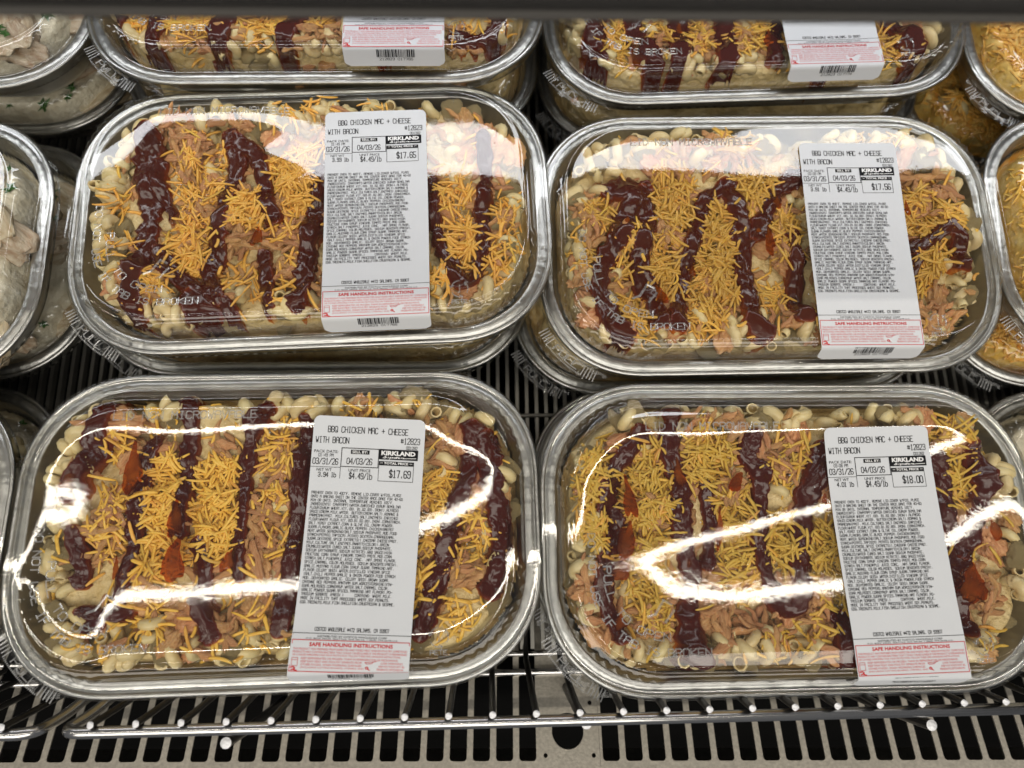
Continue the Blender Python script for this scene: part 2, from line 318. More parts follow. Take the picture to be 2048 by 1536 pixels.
def fillet_path(pts, r, seg=6):
    pts = [Vector(p) for p in pts]; out = [pts[0]]
    for i in range(1, len(pts) - 1):
        a = (pts[i - 1] - pts[i]).normalized(); b = (pts[i + 1] - pts[i]).normalized()
        p0, p1 = pts[i] + a * r, pts[i] + b * r
        for k in range(seg + 1):
            t = k / seg
            out.append(p0 * (1 - t) ** 2 + pts[i] * 2 * t * (1 - t) + p1 * t ** 2)
    out.append(pts[-1]); return out

# ------------------------------------------------------------------ tray outline
TW, TD, TR, TE = .330, .198, .0725, 2.2
NCOR, NSX, NSY, NBEAD = 97, 22, 12, 12
def build_param():
    P = []                                   # per perimeter sample: (corner centre, dir, bead phase, in corner)
    cx, cy = TW / 2 - TR, TD / 2 - TR
    for q, (sx, sy) in enumerate(((1, 1), (-1, 1), (-1, -1), (1, -1))):
        for k in range(NCOR):
            tt = k / (NCOR - 1)
            th = tt * math.pi / 2
            dx, dy = abs(math.cos(th)) ** (2 / TE), abs(math.sin(th)) ** (2 / TE)
            if q == 1: dx, dy = -dy, dx
            if q == 2: dx, dy = -dx, -dy
            if q == 3: dx, dy = dy, -dx
            P.append((sx * cx, sy * cy, dx, dy, tt, 1))
        nx = ((-1, 1), (-1, -1), (1, -1), (1, 1))[q]
        d = P[-1]
        ns = NSX if q % 2 == 0 else NSY
        for k in range(1, ns):
            t = k / ns
            P.append((sx * cx * (1 - t) + nx[0] * cx * t, sy * cy * (1 - t) + nx[1] * cy * t, d[2], d[3], 0, 0))
    return np.array(P)
PER = build_param()
NP = len(PER)
def ring(inset, bead=0.0, wr=None):
    tt, inc = PER[:, 4], PER[:, 5]
    b = inc * (.5 - .5 * np.cos(2 * np.pi * NBEAD * tt)) ** .8
    r = TR - inset + bead * b
    if wr is not None: r = r + wr
    return np.c_[PER[:, 0] + PER[:, 2] * r, PER[:, 1] + PER[:, 3] * r]
def rings_mesh(rings, zs, close_center=True):
    V = []; F = []
    for xy, z in zip(rings, zs):
        zz = z if hasattr(z, '__len__') else np.full(NP, z)
        V += list(np.c_[xy, zz])
    for i in range(len(rings) - 1):
        for k in range(NP):
            a, b = i * NP + k, i * NP + (k + 1) % NP
            F.append((a, b, b + NP, a + NP))
    if close_center:
        c = len(V); o = (len(rings) - 1) * NP
        V.append((0, 0, float(np.mean(V[-1][2] if False else [v[2] for v in V[-NP:]]))))
        for k in range(NP): F.append((o + k, o + (k + 1) % NP, c))
    return V, F
def sd_inset(x, y, hx, hy, r):
    """inset distance (positive inside) of a rounded rectangle"""
    qx, qy = np.abs(x) - (hx - r), np.abs(y) - (hy - r)
    return -(np.hypot(np.maximum(qx, 0), np.maximum(qy, 0)) + np.minimum(np.maximum(qx, qy), 0) - r)

rng0 = np.random.RandomState(5)
def make_pan_mesh():
    wob = np.array([mnoise.noise(Vector((a * 9, b * 9, 1.3))) for a, b in ring(0)]) * .0005
    crimp = np.cumsum(rng0.randn(NP)); crimp = (crimp - np.convolve(np.r_[crimp[-8:], crimp, crimp[:8]], np.ones(17) / 17, 'valid')) * .00007
    crimp *= (.25 + .75 * PER[:, 5])
    prof = [(.0008, -.0026), (-.0004, -.0022), (-.0010, -.0010), (-.0006, .0001), (.0006, .0006), (.0017, .0002), (.0022, -.0014), (.0028, -.0015),
            (.0034, -.0006), (.0060, .0000), (.0084, -.0003), (.0092, -.0007), (.0095, -.0018), (.0110, -.0075), (.0150, -.021), (.0195, -.0345),
            (.0222, -.0395), (.0260, -.0412), (.0330, -.0416), (.0345, -.0408), (.0365, -.0408), (.038, -.0416)]
    R, Z = [], []
    for i, (d, z) in enumerate(prof):
        fl = np.where(PER[:, 5] > 0, np.sin(2 * np.pi * 15 * PER[:, 4]), 0) * (.00012 if 11 < i < 15 else 0)
        R.append(ring(d, 0, fl))
        Z.append(z + wob + crimp * (1 if 6 <= i <= 10 else .3 if i < 6 else .8 if i < 15 else 0))
    base = ring(.038)
    for s in (.75, .45, .2): R.append(base * s); Z.append(-.0416)
    V, F = rings_mesh(R, Z)
    me = bpy.data.meshes.new('pan'); me.from_pydata([tuple(v) for v in V], [], F)
    me.materials.append(M['foil']); me.materials.append(M['foil_inner']); me.polygons.foreach_set('use_smooth', [True] * len(me.polygons))
    me.polygons.foreach_set('material_index', [1 if 11 * NP <= k else 0 for k in range(len(me.polygons))]); me.update()
    return me
PAN = make_pan_mesh()

LIDZ = .0200
HX, HY = TW / 2 - .0195, TD / 2 - .0195          # plateau half extents
class Lid:
    """plateau height field of one lid: a thin pressed sheet, bent on the near lids so lamp reflections land in place; slope(x, y) is its tilt towards +y"""
    LX = np.linspace(-.15, .15, 151); LY = np.linspace(-.085, .085, 171)
    def __init__(s, seed, slope=None, amp=.0001):
        X, Y = np.meshgrid(s.LX, s.LY, indexing='ij')
        al = slope(X, Y) if slope else -.25 * Y
        dz = -al
        z = np.concatenate([np.zeros((len(s.LX), 1)), np.cumsum((dz[:, 1:] + dz[:, :-1]) / 2 * (s.LY[1] - s.LY[0]), axis=1)], axis=1)
        w = (np.abs(Y) < .07)
        z -= (z * w).sum(1, keepdims=True) / w.sum(1, keepdims=True)
        # a little smoothing across x so the sheet stays fair
        k = np.exp(-.5 * (np.arange(-6, 7) / 2.5) ** 2); k /= k.sum()
        z = np.apply_along_axis(lambda v: np.convolve(np.pad(v, 6, 'edge'), k, 'valid'), 0, z)
        u, v = X / HX, Y / HY; q = seed
        z += amp * (np.sin(2.1 * u + 1.7 * v + q) + .7 * np.sin(4.3 * u - 2.2 * v + 2.3 * q) + .45 * np.sin(3.1 * v + 5.7 * u + 4.1 * q) + .22 * np.sin(11 * u + 7 * v + q * 1.3))
        d = np.clip(sd_inset(X, Y, HX, HY, TR - .0195), 0, None)
        e = 1 - np.exp(-(d / .007) ** 2)                # flat along the moulded rim
        s.Z = LIDZ - .0006 + e * z
    def z(s, x, y):
        x, y = np.asarray(x, float), np.asarray(y, float)
        fx = np.clip((x - s.LX[0]) / (s.LX[1] - s.LX[0]), 0, len(s.LX) - 1.001); fy = np.clip((y - s.LY[0]) / (s.LY[1] - s.LY[0]), 0, len(s.LY) - 1.001)
        i, j = fx.astype(int), fy.astype(int); a, b = fx - i, fy - j
        Z = s.Z
        return (Z[i, j] * (1 - a) + Z[i + 1, j] * a) * (1 - b) + (Z[i, j + 1] * (1 - a) + Z[i + 1, j + 1] * a) * b
def glare_slope(yc, hc, yl, hl, g):
    """slope that sends the line of sight at offset g from a lamp line (local y, height) - the sheet is shaped from the wanted reflection"""
    return lambda X, Y: ((g(X, Y) + yl - Y) / hl - (Y - yc) / hc) / 2
def curve(*pts):
    xs, ys = zip(*pts)
    return lambda X: np.interp(X, xs, ys)
def sat(v, m): return m * np.tanh(v / m)
def make_lid_mesh(lid):
    prof = [(-.0004, -.0066, 0), (-.0017, -.0062, 0), (-.0018, .0004, 0), (-.0012, .0016, 0), (.0004, .0021, 0), (.0020, .0017, 0), (.0050, .0013, 0), (.0086, .0012, 0),
            (.0094, .0018, .0), (.0101, .0040, .0008), (.0110, .0085, .0016), (.0118, .0130, .0023), (.0123, .0160, .0023), (.0129, .0177, .0014), (.0136, .0187, .0003),
            (.0150, .0192, 0), (.0160, .0193, 0), (.0166, .0199, 0), (.0176, .0202, 0), (.0186, .0198, 0), (.0195, .0194, 0)]
    R = [ring(d, b) for d, z, b in prof]; Z = [z for d, z, b in prof]
    base = ring(.0195)
    for s in list(np.linspace(.985, .80, 14)) + list(np.linspace(.785, .04, 46)):
        xy = base * s; R.append(xy); Z.append(lid.z(xy[:, 0], xy[:, 1]))
    V, F = rings_mesh(R, Z)
    me = bpy.data.meshes.new('lid'); me.from_pydata([tuple(v) for v in V], [], F)
    me.materials.append(M['lid']); me.polygons.foreach_set('use_smooth', [True] * len(me.polygons)); me.update()
    return me

# ------------------------------------------------------------------ stroke lettering
G = {'A': '000516364540 0343', 'B': '00063645443303 3342413000', 'C': '4536160501103041', 'D': '00062644422000', 'E': '46060040 0333', 'F': '460600 0333',
     'G': '45361605011030414323', 'H': '0006 4046 0343', 'I': '1636 2620 1030', 'J': '4641301001', 'K': '0006 4603 0340', 'L': '060040', 'M': '0006234640', 'N': '00064046',
     'O': '103041453616050110', 'P': '00063645443303', 'Q': '103041453616050110 2240', 'R': '00063645443303 2340', 'S': '453616050413334241301001', 'T': '0646 2620',
     'U': '060110304146', 'V': '062046', 'W': '0610233046', 'X': '0046 0640', 'Y': '062346 2320', 'Z': '06460040', '0': '103041453616050110', '1': '152620 1030',
     '2': '05163645440040', '3': '051636454433 1333 334241301001', '4': '30360242', '5': '460603334241301001', '6': '4536160501103041423303', '7': '064620',
     '8': '13334445361605041302011030414233', '9': '0110304145361605041343', '#': '1115 3135 0242 0444', '$': '453616050413334241301001 2720', '.': '2021', ',': '2110',
     ':': '2122 2425', '/': '0046', '+': '2125 0343', '-': '0343', '&': '400516263501103043', '(': '36252130', ')': '16252110', '*': '2125 0244 0442', '!': '1516262515',
     'l': '162620 1030', 'b': '0006 043443413000', ';': ''}
def strokes(text, x, v, h, adv, w=None, italic=0.):
    """list of polylines in label coords (x right, v down); h cap height, adv pitch"""
    w = w or adv * .78; out = []
    for i, ch in enumerate(text):
        if ch not in G or not G[ch]: continue
        for tok in G[ch].split():
            pl = []
            for k in range(0, len(tok), 2):
                gx, gy = int(tok[k]), int(tok[k + 1])
                pl.append((x + i * adv + gx / 4 * w + italic * gy / 6 * h, v + h * (.5 - gy / 6)))
            out.append(pl)
    return out
def ribbon(pls, sw):
    V, F = [], []
    for pl in pls:
        for a, b in zip(pl[:-1], pl[1:]):
            dx, dy = b[0] - a[0], b[1] - a[1]; l = math.hypot(dx, dy) or 1e-9
            ux, uy = dx / l * sw * .4, dy / l * sw * .4; nx, ny = -dy / l * sw / 2, dx / l * sw / 2
            o = len(V)
            V += [(a[0] - ux + nx, a[1] - uy + ny), (a[0] - ux - nx, a[1] - uy - ny), (b[0] + ux - nx, b[1] + uy - ny), (b[0] + ux + nx, b[1] + uy + ny)]
            F.append((o, o + 1, o + 2, o + 3))
    return V, F
def rect(x0, v0, x1, v1, n=1):
    V, F = [], []
    for i in range(n):
        a, b = x0 + (x1 - x0) * i / n, x0 + (x1 - x0) * (i + 1) / n
        o = len(V); V += [(a, v0), (b, v0), (b, v1), (a, v1)]; F.append((o, o + 3, o + 2, o + 1))
    return V, F
def frame_rect(x0, v0, x1, v1, t):
    return join([rect(x0, v0, x1, v0 + t, 10), rect(x0, v1 - t, x1, v1, 10), rect(x0, v0 + t, x0 + t, v1 - t), rect(x1 - t, v0 + t, x1, v1 - t)])
_tc = {}
def bold(text, x, v, h, width, off=.028):
    """heavy sans lettering from the built-in font, flattened to a mesh"""
    key = (text, off)
    if key not in _tc:
        c = bpy.data.curves.new('t', 'FONT'); c.body = text; c.offset = off; c.resolution_u = 2; c.fill_mode = 'FRONT'
        o = bpy.data.objects.new('t', c); COL.objects.link(o)
        me = o.to_mesh() if False else bpy.data.meshes.new_from_object(o.evaluated_get(bpy.context.evaluated_depsgraph_get()))
        _tc[key] = ([tuple(q.co) for q in me.vertices], [tuple(p.vertices) for p in me.polygons])
        bpy.data.meshes.remove(me); bpy.data.objects.remove(o); bpy.data.curves.remove(c)
    V, F = _tc[key]
    xs = [q[0] for q in V]; ys = [q[1] for q in V]
    sx = width / (max(xs) - min(xs)); sy = h / (max(ys) - min(ys))
    return [(x + (q[0] - min(xs)) * sx, v + h / 2 - (q[1] - min(ys)) * sy) for q in V], F

INGR = """PREHEAT OVEN TO 400!F. REMOVE LID.COVER W/FOIL.PLACE
ONTO A BAKING SHEET ON THE CENTER RACK.BAKE FOR 40-60
MIN OR UNTIL INTERNAL TEMPERATURE REACHES 165!F.
INGREDIENTS: CAVATAPPI(WATER.ENRICHED DURUM SEMOLINA
FLOUR(DURUM WHEAT.VIT.(B3. B1.B2.B9).IRON)).ALFREDO
SAUCE(CREAM.MILK.WATER. BUTTER(CREAM.SALT).ROMANO &
PARMESAN(PAST. MILK.CULTURES.SALT.ENZYMES).ENRICHED
FLOUR(WHEAT FLOUR.VIT.(B3.B1.B2.B9).IRON).CORNSTARCH.
SALT.YEAST EXTRACT.CORN & OLIVE OIL.CREAM POWDER.
SUGAR.FLAVORS.GARLIC.BLACK PEPPER).CHICKEN(BREAST
MEAT.WATER.SEASONING(SALT.SODIUM PHOSPHATE.MOD.FOOD
STARCH(POTATO.TAPIOCA).POTATO DEXTRIN.CARRAGEENAN.
SUGAR.DEXTROSE.SPICE EXTRACTS)).CHEDDAR CHEESE(PAST.
MILK.CULTURE.SALT.ENZYMES.ANNATTO(COLOR)).BACON
CRUMBLES(WATER CURED.SALT.SUGAR.SODIUM PHOSPHATE.
SODIUM ERYTHORBATE.SODIUM NITRITE).BBQ SAUCE(HIGH
FRUCTOSE CORN SYRUP.VINEGAR.TOMATO PASTE.MOD.CORN
STARCH.SALT.PINEAPPLE JUICE CONC. .NAT.SMOKE FLAVOR.
SPICE.CARAMEL COLOR.MOLASSES. SODIUM BENZOATE(PRESV).
GARLIC.MUSTARD FLOUR.CORN SYRUP.SUGAR.TAMARIND.NAT.
FLAVOR.CELERY SEED).WATER.DISTILLED VINEGAR.SPICE
(SALT.CHILI PEPPER.GARLIC & ONION POWDER.FOOD STARCH
MOD..DEHYDRATED GARLIC. CELERY SEED).BROWN SUGAR.
CAYENNE RED PEPPERS.XANTHAM GUM.WORCESTERSHIRE(VIN-
EGAR.MOLASSES.CORNSYRUP.WATER.SALT.CARAMEL COLOR.
GARLIC POWDER.SUGAR.SPICES.TAMARIND.NAT FLAVOR).PO-
TASSIUM SORBATE (PRESV.)      CONTAINS: WHEAT.MILK.
MADE IN FACILITY THAT PROCESSES WHEAT.SOY.PEANUTS.
EGG.TREENUTS.MILK.FISH.SHELLFISH.CRUSTACEAN & SESAME.""".split('\n')
SAFE = ["THIS PRODUCT WAS PREPARED FROM INSPECTED AND PASSED MEAT AND/OR POULTRY. SOME FOOD", "PRODUCTS MAY CONTAIN BACTERIA THAT COULD CAUSE ILLNESS IF THE PRODUCT IS MISHANDLED",
        "OR COOKED IMPROPERLY.FOR YOUR PROTECTION, FOLLOW THESE SAFE HANDLING INSTRUCTIONS."]
SAFE2 = ["KEEP REFRIGERATED OR FROZEN. THAW IN REFRIGERATOR OR MICROWAVE.", "KEEP RAW MEAT AND POULTRY SEPARATE FROM", "OTHER FOODS. WASH WORKING SURFACES", "(INCLUDING CUTTING BOARDS), UTENSILS, AND"]
SAFE3 = ["COOK THOROUGHLY.", "KEEP HOT FOODS HOT. RE-", "FRIGERATE LEFTOVERS IM-"]
LW_, LFOLD, LLEN = .0696, .1508, .1640
def label_print(time, wt, price):
    blk, fine, red, rfine, wht, bar, panel, title, addr = [], [], [], [], [], [], [], [], []
    S_ = lambda *a, sw=.00038, **k: ribbon(strokes(*a, **k), sw)
    title += [S_("BBQ CHICKEN MAC + CHEESE", .0092, .0083, .0036, .00209), S_("WITH BACON", .0021, .0150, .0036, .00209), S_("#12823", .0548, .0138, .0036, .00205)]
    blk += [S_("03/31/26", .0012, .0283, .0036, .0020), S_("04/03/26", .0222, .0276, .0036, .0020), S_(wt + " lb", .0052, .0365, .0027, .0016, sw=.00036),
            S_("$4.49/lb", .0243, .0366, .0036, .0018), S_(price, .0490, .0345, .0044, .00225, sw=.0005)]
    fine += [S_("001282", .0584, .0180, .0019, .0012, sw=.00022), S_(time + " PM", .0044, .0245, .0019, .00118, sw=.0002)]
    blk += [bold("PACK DATE:", .0016, .0222, .0017, .0148, .0), bold("NET WT", .0040, .0335, .0017, .0092, .0), bold("UNIT PRICE", .0236, .0332, .0017, .0136, .0)]
    panel += [rect(.0, .03165, .0186, .0319, 4), frame_rect(.0184, .0194, .0418, .0313, .00042), rect(.0184, .0313, .01865, .0385), rect(.0243, .0206, .0358, .0231, 3),
            rect(.0418, .0193, .0660, .0257, 4), rect(.0420, .0268, .0638, .0291, 4), frame_rect(.0420, .0291, .0638, .0392, .00026)]
    wht += [bold("SELL BY:", .0252, .02185, .0016, .0096, .02), bold("KIRKLAND", .0432, .0217, .0028, .0212, .045), bold("TOTAL PRICE", .0452, .02795, .0015, .0150, .03), bold("**", .0428, .0281, .0010, .0018, .03), bold("**", .0610, .0281, .0010, .0018, .03)]
    sig = [[(.0450, .0243), (.0462, .0236), (.0456, .0240), (.0466, .0244), (.0455, .0249), (.0444, .0247)], [(.0474, .0248), (.0478, .0241)], [(.0490, .0242), (.0484, .0246), (.0491, .0246), (.0492, .0241), (.0487, .0253), (.0482, .0252)],
           [(.0497, .0248), (.0501, .0242), (.0507, .0243), (.0505, .0248)], [(.0520, .0242), (.0513, .0245), (.0514, .0248), (.0521, .0244), (.0520, .0248)], [(.0532, .0237), (.0526, .0248), (.0530, .0248)], [(.0525, .0241), (.0537, .0241)],
           [(.0541, .0242), (.0538, .0248), (.0545, .0247), (.0548, .0242), (.0546, .0248)], [(.0555, .0248), (.0558, .0243), (.0563, .0242)], [(.0567, .0246), (.0574, .0243), (.0568, .0243), (.0567, .0248), (.0590, .0246), (.0648, .0244)]]
    wht.append(ribbon(sig, .00036))
    for i, t in enumerate(INGR):
        fine.append(S_(t, .0022, .0476 + i * .002311,   .00155, .001062, sw=.00020))
    addr.append(S_("COSTCO WHOLESALE #472 SALINAS, CA 93907", .0128, .1272, .0019, .00112, sw=.00024))
    addr.append(rect(.0, .12945, LW_, .1297, 6))
    addr.append(bold("DISTRIBUTED BY COSTCO WHOLESALE CORP", .0150, .1311, .0011, .0405, .0)); addr.append(bold("P.O. BOX 34535, SEATTLE, WA 98124, 1 (800) 774-2678 U.S.", .0085, .1325, .0010, .0535, .0))
    red.append(frame_rect(.0006, .1331, LW_ - .0006, .1506, .00035)); red.append(bold("SAFE HANDLING INSTRUCTIONS", .0108, .1356, .0021, .0485, .022))
    for i, t in enumerate(SAFE): rfine.append(bold(t, .0018, .13815 + i * .00165, .00112, .0660 if i < 2 else .0625, .0))
    for i, t in enumerate(SAFE2): rfine.append(bold(t, .0070, .1432 + i * .0017, .00112, (.0560, .0350, .0350, .0365)[i], .0))
    for i, t in enumerate(SAFE3): rfine.append(bold(t, .0530 - i * .001, .1449 + i * .0017, .00112, (.0130, .0150, .0155)[i], .0))
    red += [frame_rect(.0017, .1429, .0053, .1475, .00022), rect(.0019, .1441, .0051, .1443)]
    red += [ribbon([[(.0015, .1483), (.0030, .1480), (.0040, .1486), (.0036, .1496), (.0052, .1500)], [(.0020, .1497), (.0038, .1490)]], .0006)]
    red += [ribbon([[(.0438, .1446), (.0490, .1442), (.0505, .1438)], [(.0440, .1448), (.0448, .1454), (.0476, .1452), (.0486, .1445)]], .00025),
            ribbon([[(.0452, .1470), (.0444, .1474), (.0446, .1481), (.0454, .1482), (.0460, .1476), (.0452, .1470)], [(.0456, .1481), (.0468, .1488)]], .00045)]
    x = .0228; rr = random.Random(7)
    while x < .0495:
        w = rr.choice((.0003, .0003, .0006, .0009)); bar.append(rect(x, .1523, x + w, .1577)); x += w + rr.choice((.0003, .0004, .0006))
    bar.append(S_("212823 017" + price.replace('$', '').replace('.', '')[-3:], .0245, .1590, .0016, .0018, sw=.00024))
    return (('product_title', title, 'ink', .00022), ('date_and_price_print', blk, 'ink', .00022), ('print_panel', panel, 'ink', .0002), ('ingredients_print', fine, 'ink', .00022), ('address_print', addr, 'ink', .00022),
            ('barcode', bar, 'ink', .00022), ('safe_handling_print', red, 'red', .00022), ('safe_handling_fine_print', rfine, 'redfine', .00022), ('white_print', wht, 'white', .00045))
def make_label(tray, lid, top, rot, data):
    cr, sr = math.cos(math.radians(rot)), math.sin(math.radians(rot))
    yf = -.0868
    def mp(x, v, lift):
        px, py = x - LW_ / 2, -v
        X, Y = top[0] + cr * px - sr * py, top[1] + sr * px + cr * py
        d = float(sd_inset(X, Y, HX, HY, TR - .0195))
        zz = float(lid.z(X, max(Y, -HY + .004)))
        zr = .0207
        if Y < -.060:
            t = min(1, (-.060 - Y) / .020); t = t * t * (3 - 2 * t); zz = zz * (1 - t) + zr * t
        zz = zz + .0008 + .00022 * math.sin(X * 95 + rot) * math.sin(Y * 70 + 2 * rot) + .0009 * max(0, 1 - v / .008) * max(0, abs(px) / .0348 - .6)
        if Y > yf: return (X, Y, zz + lift)
        ov = yf - Y; r = .0016; a = min(ov / r, 1.15)
        if ov < r * 1.15: return (X, yf - (r + lift) * math.sin(a), zz - r + (r + lift) * math.cos(a))
        e = ov - r * 1.15
        return (X, yf - r * math.sin(1.15) - e * math.cos(1.15) - lift * math.sin(1.15) * -1 * -1, zz - r + r * math.cos(1.15) - e * math.sin(1.15) + lift * math.cos(1.15))
    nv, nx, rc = 90, 14, .0042
    V, F = [], []
    vs = [rc * (1 - math.cos(math.pi / 2 * i / 6)) for i in range(7)] + list(np.linspace(rc, LLEN, nv))[1:]
    for v in vs:
        cut = 0 if v >= rc else rc - math.sqrt(max(0, rc * rc - (rc - v) ** 2))
        ce = LLEN - v
        if ce < rc: cut = rc - math.sqrt(max(0, rc * rc - (rc - ce) ** 2))
        for i in range(nx + 1):
            x = cut + (LW_ - 2 * cut) * i / nx
            V.append(mp(x, v, 0))
    for j in range(len(vs) - 1):
        for i in range(nx):
            a = j * (nx + 1) + i; F.append((a, a + nx + 1, a + nx + 2, a + 1))
    lab = mesh_obj('label', V, F, M['paper'], tray)
    lab['label'] = 'white price label with black print and red safe handling box'
    for nm, grp, mt, lf in label_print(*data):
        v, f = join(grp)
        mesh_obj(nm, [mp(q[0], q[1], lf) for q in v], f, M[mt], lab, smooth=False)
    return lab
def along_offset(inset, quad, s0, text, h, adv, sw, z, flip=False):
    """embossed ridge lettering following the tray corner; quad 2 = left front corner"""
    pts = ring(inset)[quad * 0:]
    return None
def emboss_on_path(path, text, h, adv, sw, height, zfun):
    """ridge lettering along a polyline path (xy), letters upright to the left of travel"""
    P = np.array(path); seg = np.hypot(*np.diff(P, axis=0).T); cum = np.r_[0, np.cumsum(seg)]
    tot = len(text) * adv
    s0 = (cum[-1] - tot) / 2
    V, F = [], []
    for pl in strokes(text, 0, 0, h, adv):
        q = []
        for (x, v) in pl:
            s = min(max(s0 + x, 0), cum[-1] - 1e-6); i = int(np.searchsorted(cum, s, 'right') - 1); i = min(i, len(seg) - 1)
            t = (s - cum[i]) / seg[i]; p = P[i] * (1 - t) + P[i + 1] * t
            i2 = min(len(P) - 1, i + 3); i1 = max(0, i - 3)
            d = P[i2] - P[i1]; d = d / np.hypot(*d); n = np.array([-d[1], d[0]])
            q.append(p - n * v)
        for a, b in zip(q[:-1], q[1:]):
            d = b - a; l = np.hypot(*d) or 1e-9; d = d / l; n = np.array([-d[1], d[0]]) * sw / 2; e = d * sw * .45
            o = len(V); za, zb = zfun(*a) + .0002, zfun(*b) + .0002
            V += [(*(a - e + n), za), (*(a - e - n), za), (*(b + e - n), zb), (*(b + e + n), zb), (*a, za + height), (*b, zb + height)]
            F += [(o, o + 4, o + 5, o + 3), (o + 1, o + 2, o + 5, o + 4), (o, o + 1, o + 4), (o + 2, o + 3, o + 5)]
    return V, F
CX, CY = TW / 2 - TR, TD / 2 - TR
def corner_arc(r, a0, a1, n=60, cx=-CX, cy=-CY):
    return [(cx + r * math.cos(math.radians(a0 + (a1 - a0) * i / n)), cy + r * math.sin(math.radians(a0 + (a1 - a0) * i / n))) for i in range(n + 1)]
def add_lid(tray, lid, lid_mesh, lettering=True, tab=True, label=None):
    lo = link('lid', lid_mesh, tray)
    lo['label'] = 'clear moulded plastic lid'
    zf = lambda x, y: float(lid.z(x, y))
    if lettering:
        r1, r2 = TR - .0285, TR - .0375
        p1 = [(-CX - r1, -CY + .030 - .030 * i / 12) for i in range(12)] + corner_arc(r1, 180, 270) + [(-CX + .03 * i / 12, -CY - r1) for i in range(1, 13)]
        p2 = [(-CX - r2, -CY + .012 - .012 * i / 6) for i in range(6)] + corner_arc(r2, 180, 270) + [(-CX + .008 * i / 6, -CY - r2) for i in range(1, 7)]
        vs = [emboss_on_path(p1, "DO NOT USE IF TAB IS BROKEN", .0044, .0045, .00085, .0004, zf), emboss_on_path(p2, "PULL TO OPEN", .0046, .0053, .00085, .0004, zf),
              emboss_on_path([(-.105 + .1 * i / 60, .0665) for i in range(61)], "LID NON MICROWAVABLE", .0048, .0044, .00085, .0004, zf)]
        # arrow shaped ridge and recycling mark
        pls = [[(-.104, -.050), (-.0995, -.0485), (-.094, -.0405), (-.0895, -.043)], [(-.0935, -.053), (-.088, -.0465)]]
        rc = []
        for k in range(3):
            a = math.radians(90 + 120 * k); b = math.radians(90 + 120 * k + 78)
            rc.append([(.1015 + .0055 * math.cos(a + (b - a) * t / 4), -.0700 + .0055 * math.sin(a + (b - a) * t / 4)) for t in range(5)])
            e = rc[-1][-1]; rc.append([(e[0] + .0018 * math.cos(b - .6), e[1] + .0018 * math.sin(b - .6)), e, (e[0] + .0018 * math.cos(b - 2.4), e[1] + .0018 * math.sin(b - 2.4))])
        rc.append([(.1015, -.0675), (.1015, -.0725)])
        for grp, w in ((pls, .0016), (rc, .0009)):
            V, F = [], []
            for pl in grp:
                for a, b in zip(pl[:-1], pl[1:]):
                    a, b = np.array(a), np.array(b); d = (b - a) / np.hypot(*(b - a)); n = np.array([-d[1], d[0]]) * w / 2; e = d * w * .4
                    o = len(V); za, zb = zf(*a) + .0002, zf(*b) + .0002
                    V += [(*(a - e + n), za), (*(a - e - n), za), (*(b + e - n), zb), (*(b + e + n), zb), (*a, za + .0006), (*b, zb + .0006)]
                    F += [(o, o + 4, o + 5, o + 3), (o + 1, o + 2, o + 5, o + 4), (o, o + 1, o + 4), (o + 2, o + 3, o + 5)]
            vs.append((V, F))
        vs.append(emboss_on_path([(.0955 + .012 * i / 20, -.0785) for i in range(21)], "PETE", .0024, .0026, .0006, .0003, zf))
        for nm, (v, f) in zip(('warning_lettering', 'opening_lettering', 'microwave_lettering', 'arrow_mark', 'recycling_mark', 'recycling_lettering'), vs):
            mesh_obj(nm, v, f, M['emboss'], lo, smooth=False)
    if tab:
        V, F = [], []
        n = 40
        for i in range(n + 1):
            a = math.radians(199 + 54 * i / n)
            wdt = .0118 * min(1, 3.2 * min(i, n - i) / n + .1)
            for rr, z in ((TR + .0012, -.0035), (TR + .0030, -.0062), (TR + .0012 + wdt * .6, -.0070), (TR + .0012 + wdt, -.0078)):
                V.append((-CX + rr * math.cos(a), -CY + rr * math.sin(a), z + .0004 * math.sin(i * .9)))
        for i in range(n):
            for k in range(3):
                q = i * 4 + k; F.append((q, q + 1, q + 5, q + 4))
        t = mesh_obj('pull_tab', V, F, M['tab'], lo)
        z = lambda x, y: -.0066
        vs = [emboss_on_path(corner_arc(TR + .0076, 203, 249), "PULL", .0048, .0056, .0008, .0004, z)]
        V, F = [], []
        for a in (208, 209.6, 211.2, 212.8, 214.4, 236.4, 238, 239.6, 241.2, 242.8):
            c, s = math.cos(math.radians(a)), math.sin(math.radians(a)); nx, ny = -s * .0004, c * .0004
            r0, r1_ = TR + .0042, TR + .0120; o = len(V)
            for rr, sg in ((r0, 1), (r0, -1), (r1_, -1), (r1_, 1)): V.append((-CX + rr * c + nx * sg, -CY + rr * s + ny * sg, -.0061))
            F.append((o, o + 1, o + 2, o + 3))
        for i in range(26):
            a = 214.5 + 21 * i / 25; c, s = math.cos(math.radians(a)), math.sin(math.radians(a)); nx, ny = -s * .00025, c * .00025
            for r0, r1_ in ((TR + .0113, TR + .0124), (TR + .0034, TR + .0042)):
                o = len(V)
                for rr, sg in ((r0, 1), (r0, -1), (r1_, -1), (r1_, 1)): V.append((-CX + rr * c + nx * sg, -CY + rr * s + ny * sg, -.0059))
                F.append((o, o + 1, o + 2, o + 3))
        vs.append((V, F))
        v, f = join(vs)
        mesh_obj('tab_lettering', v, f, M['tabline'], lo, smooth=False)
    return lo

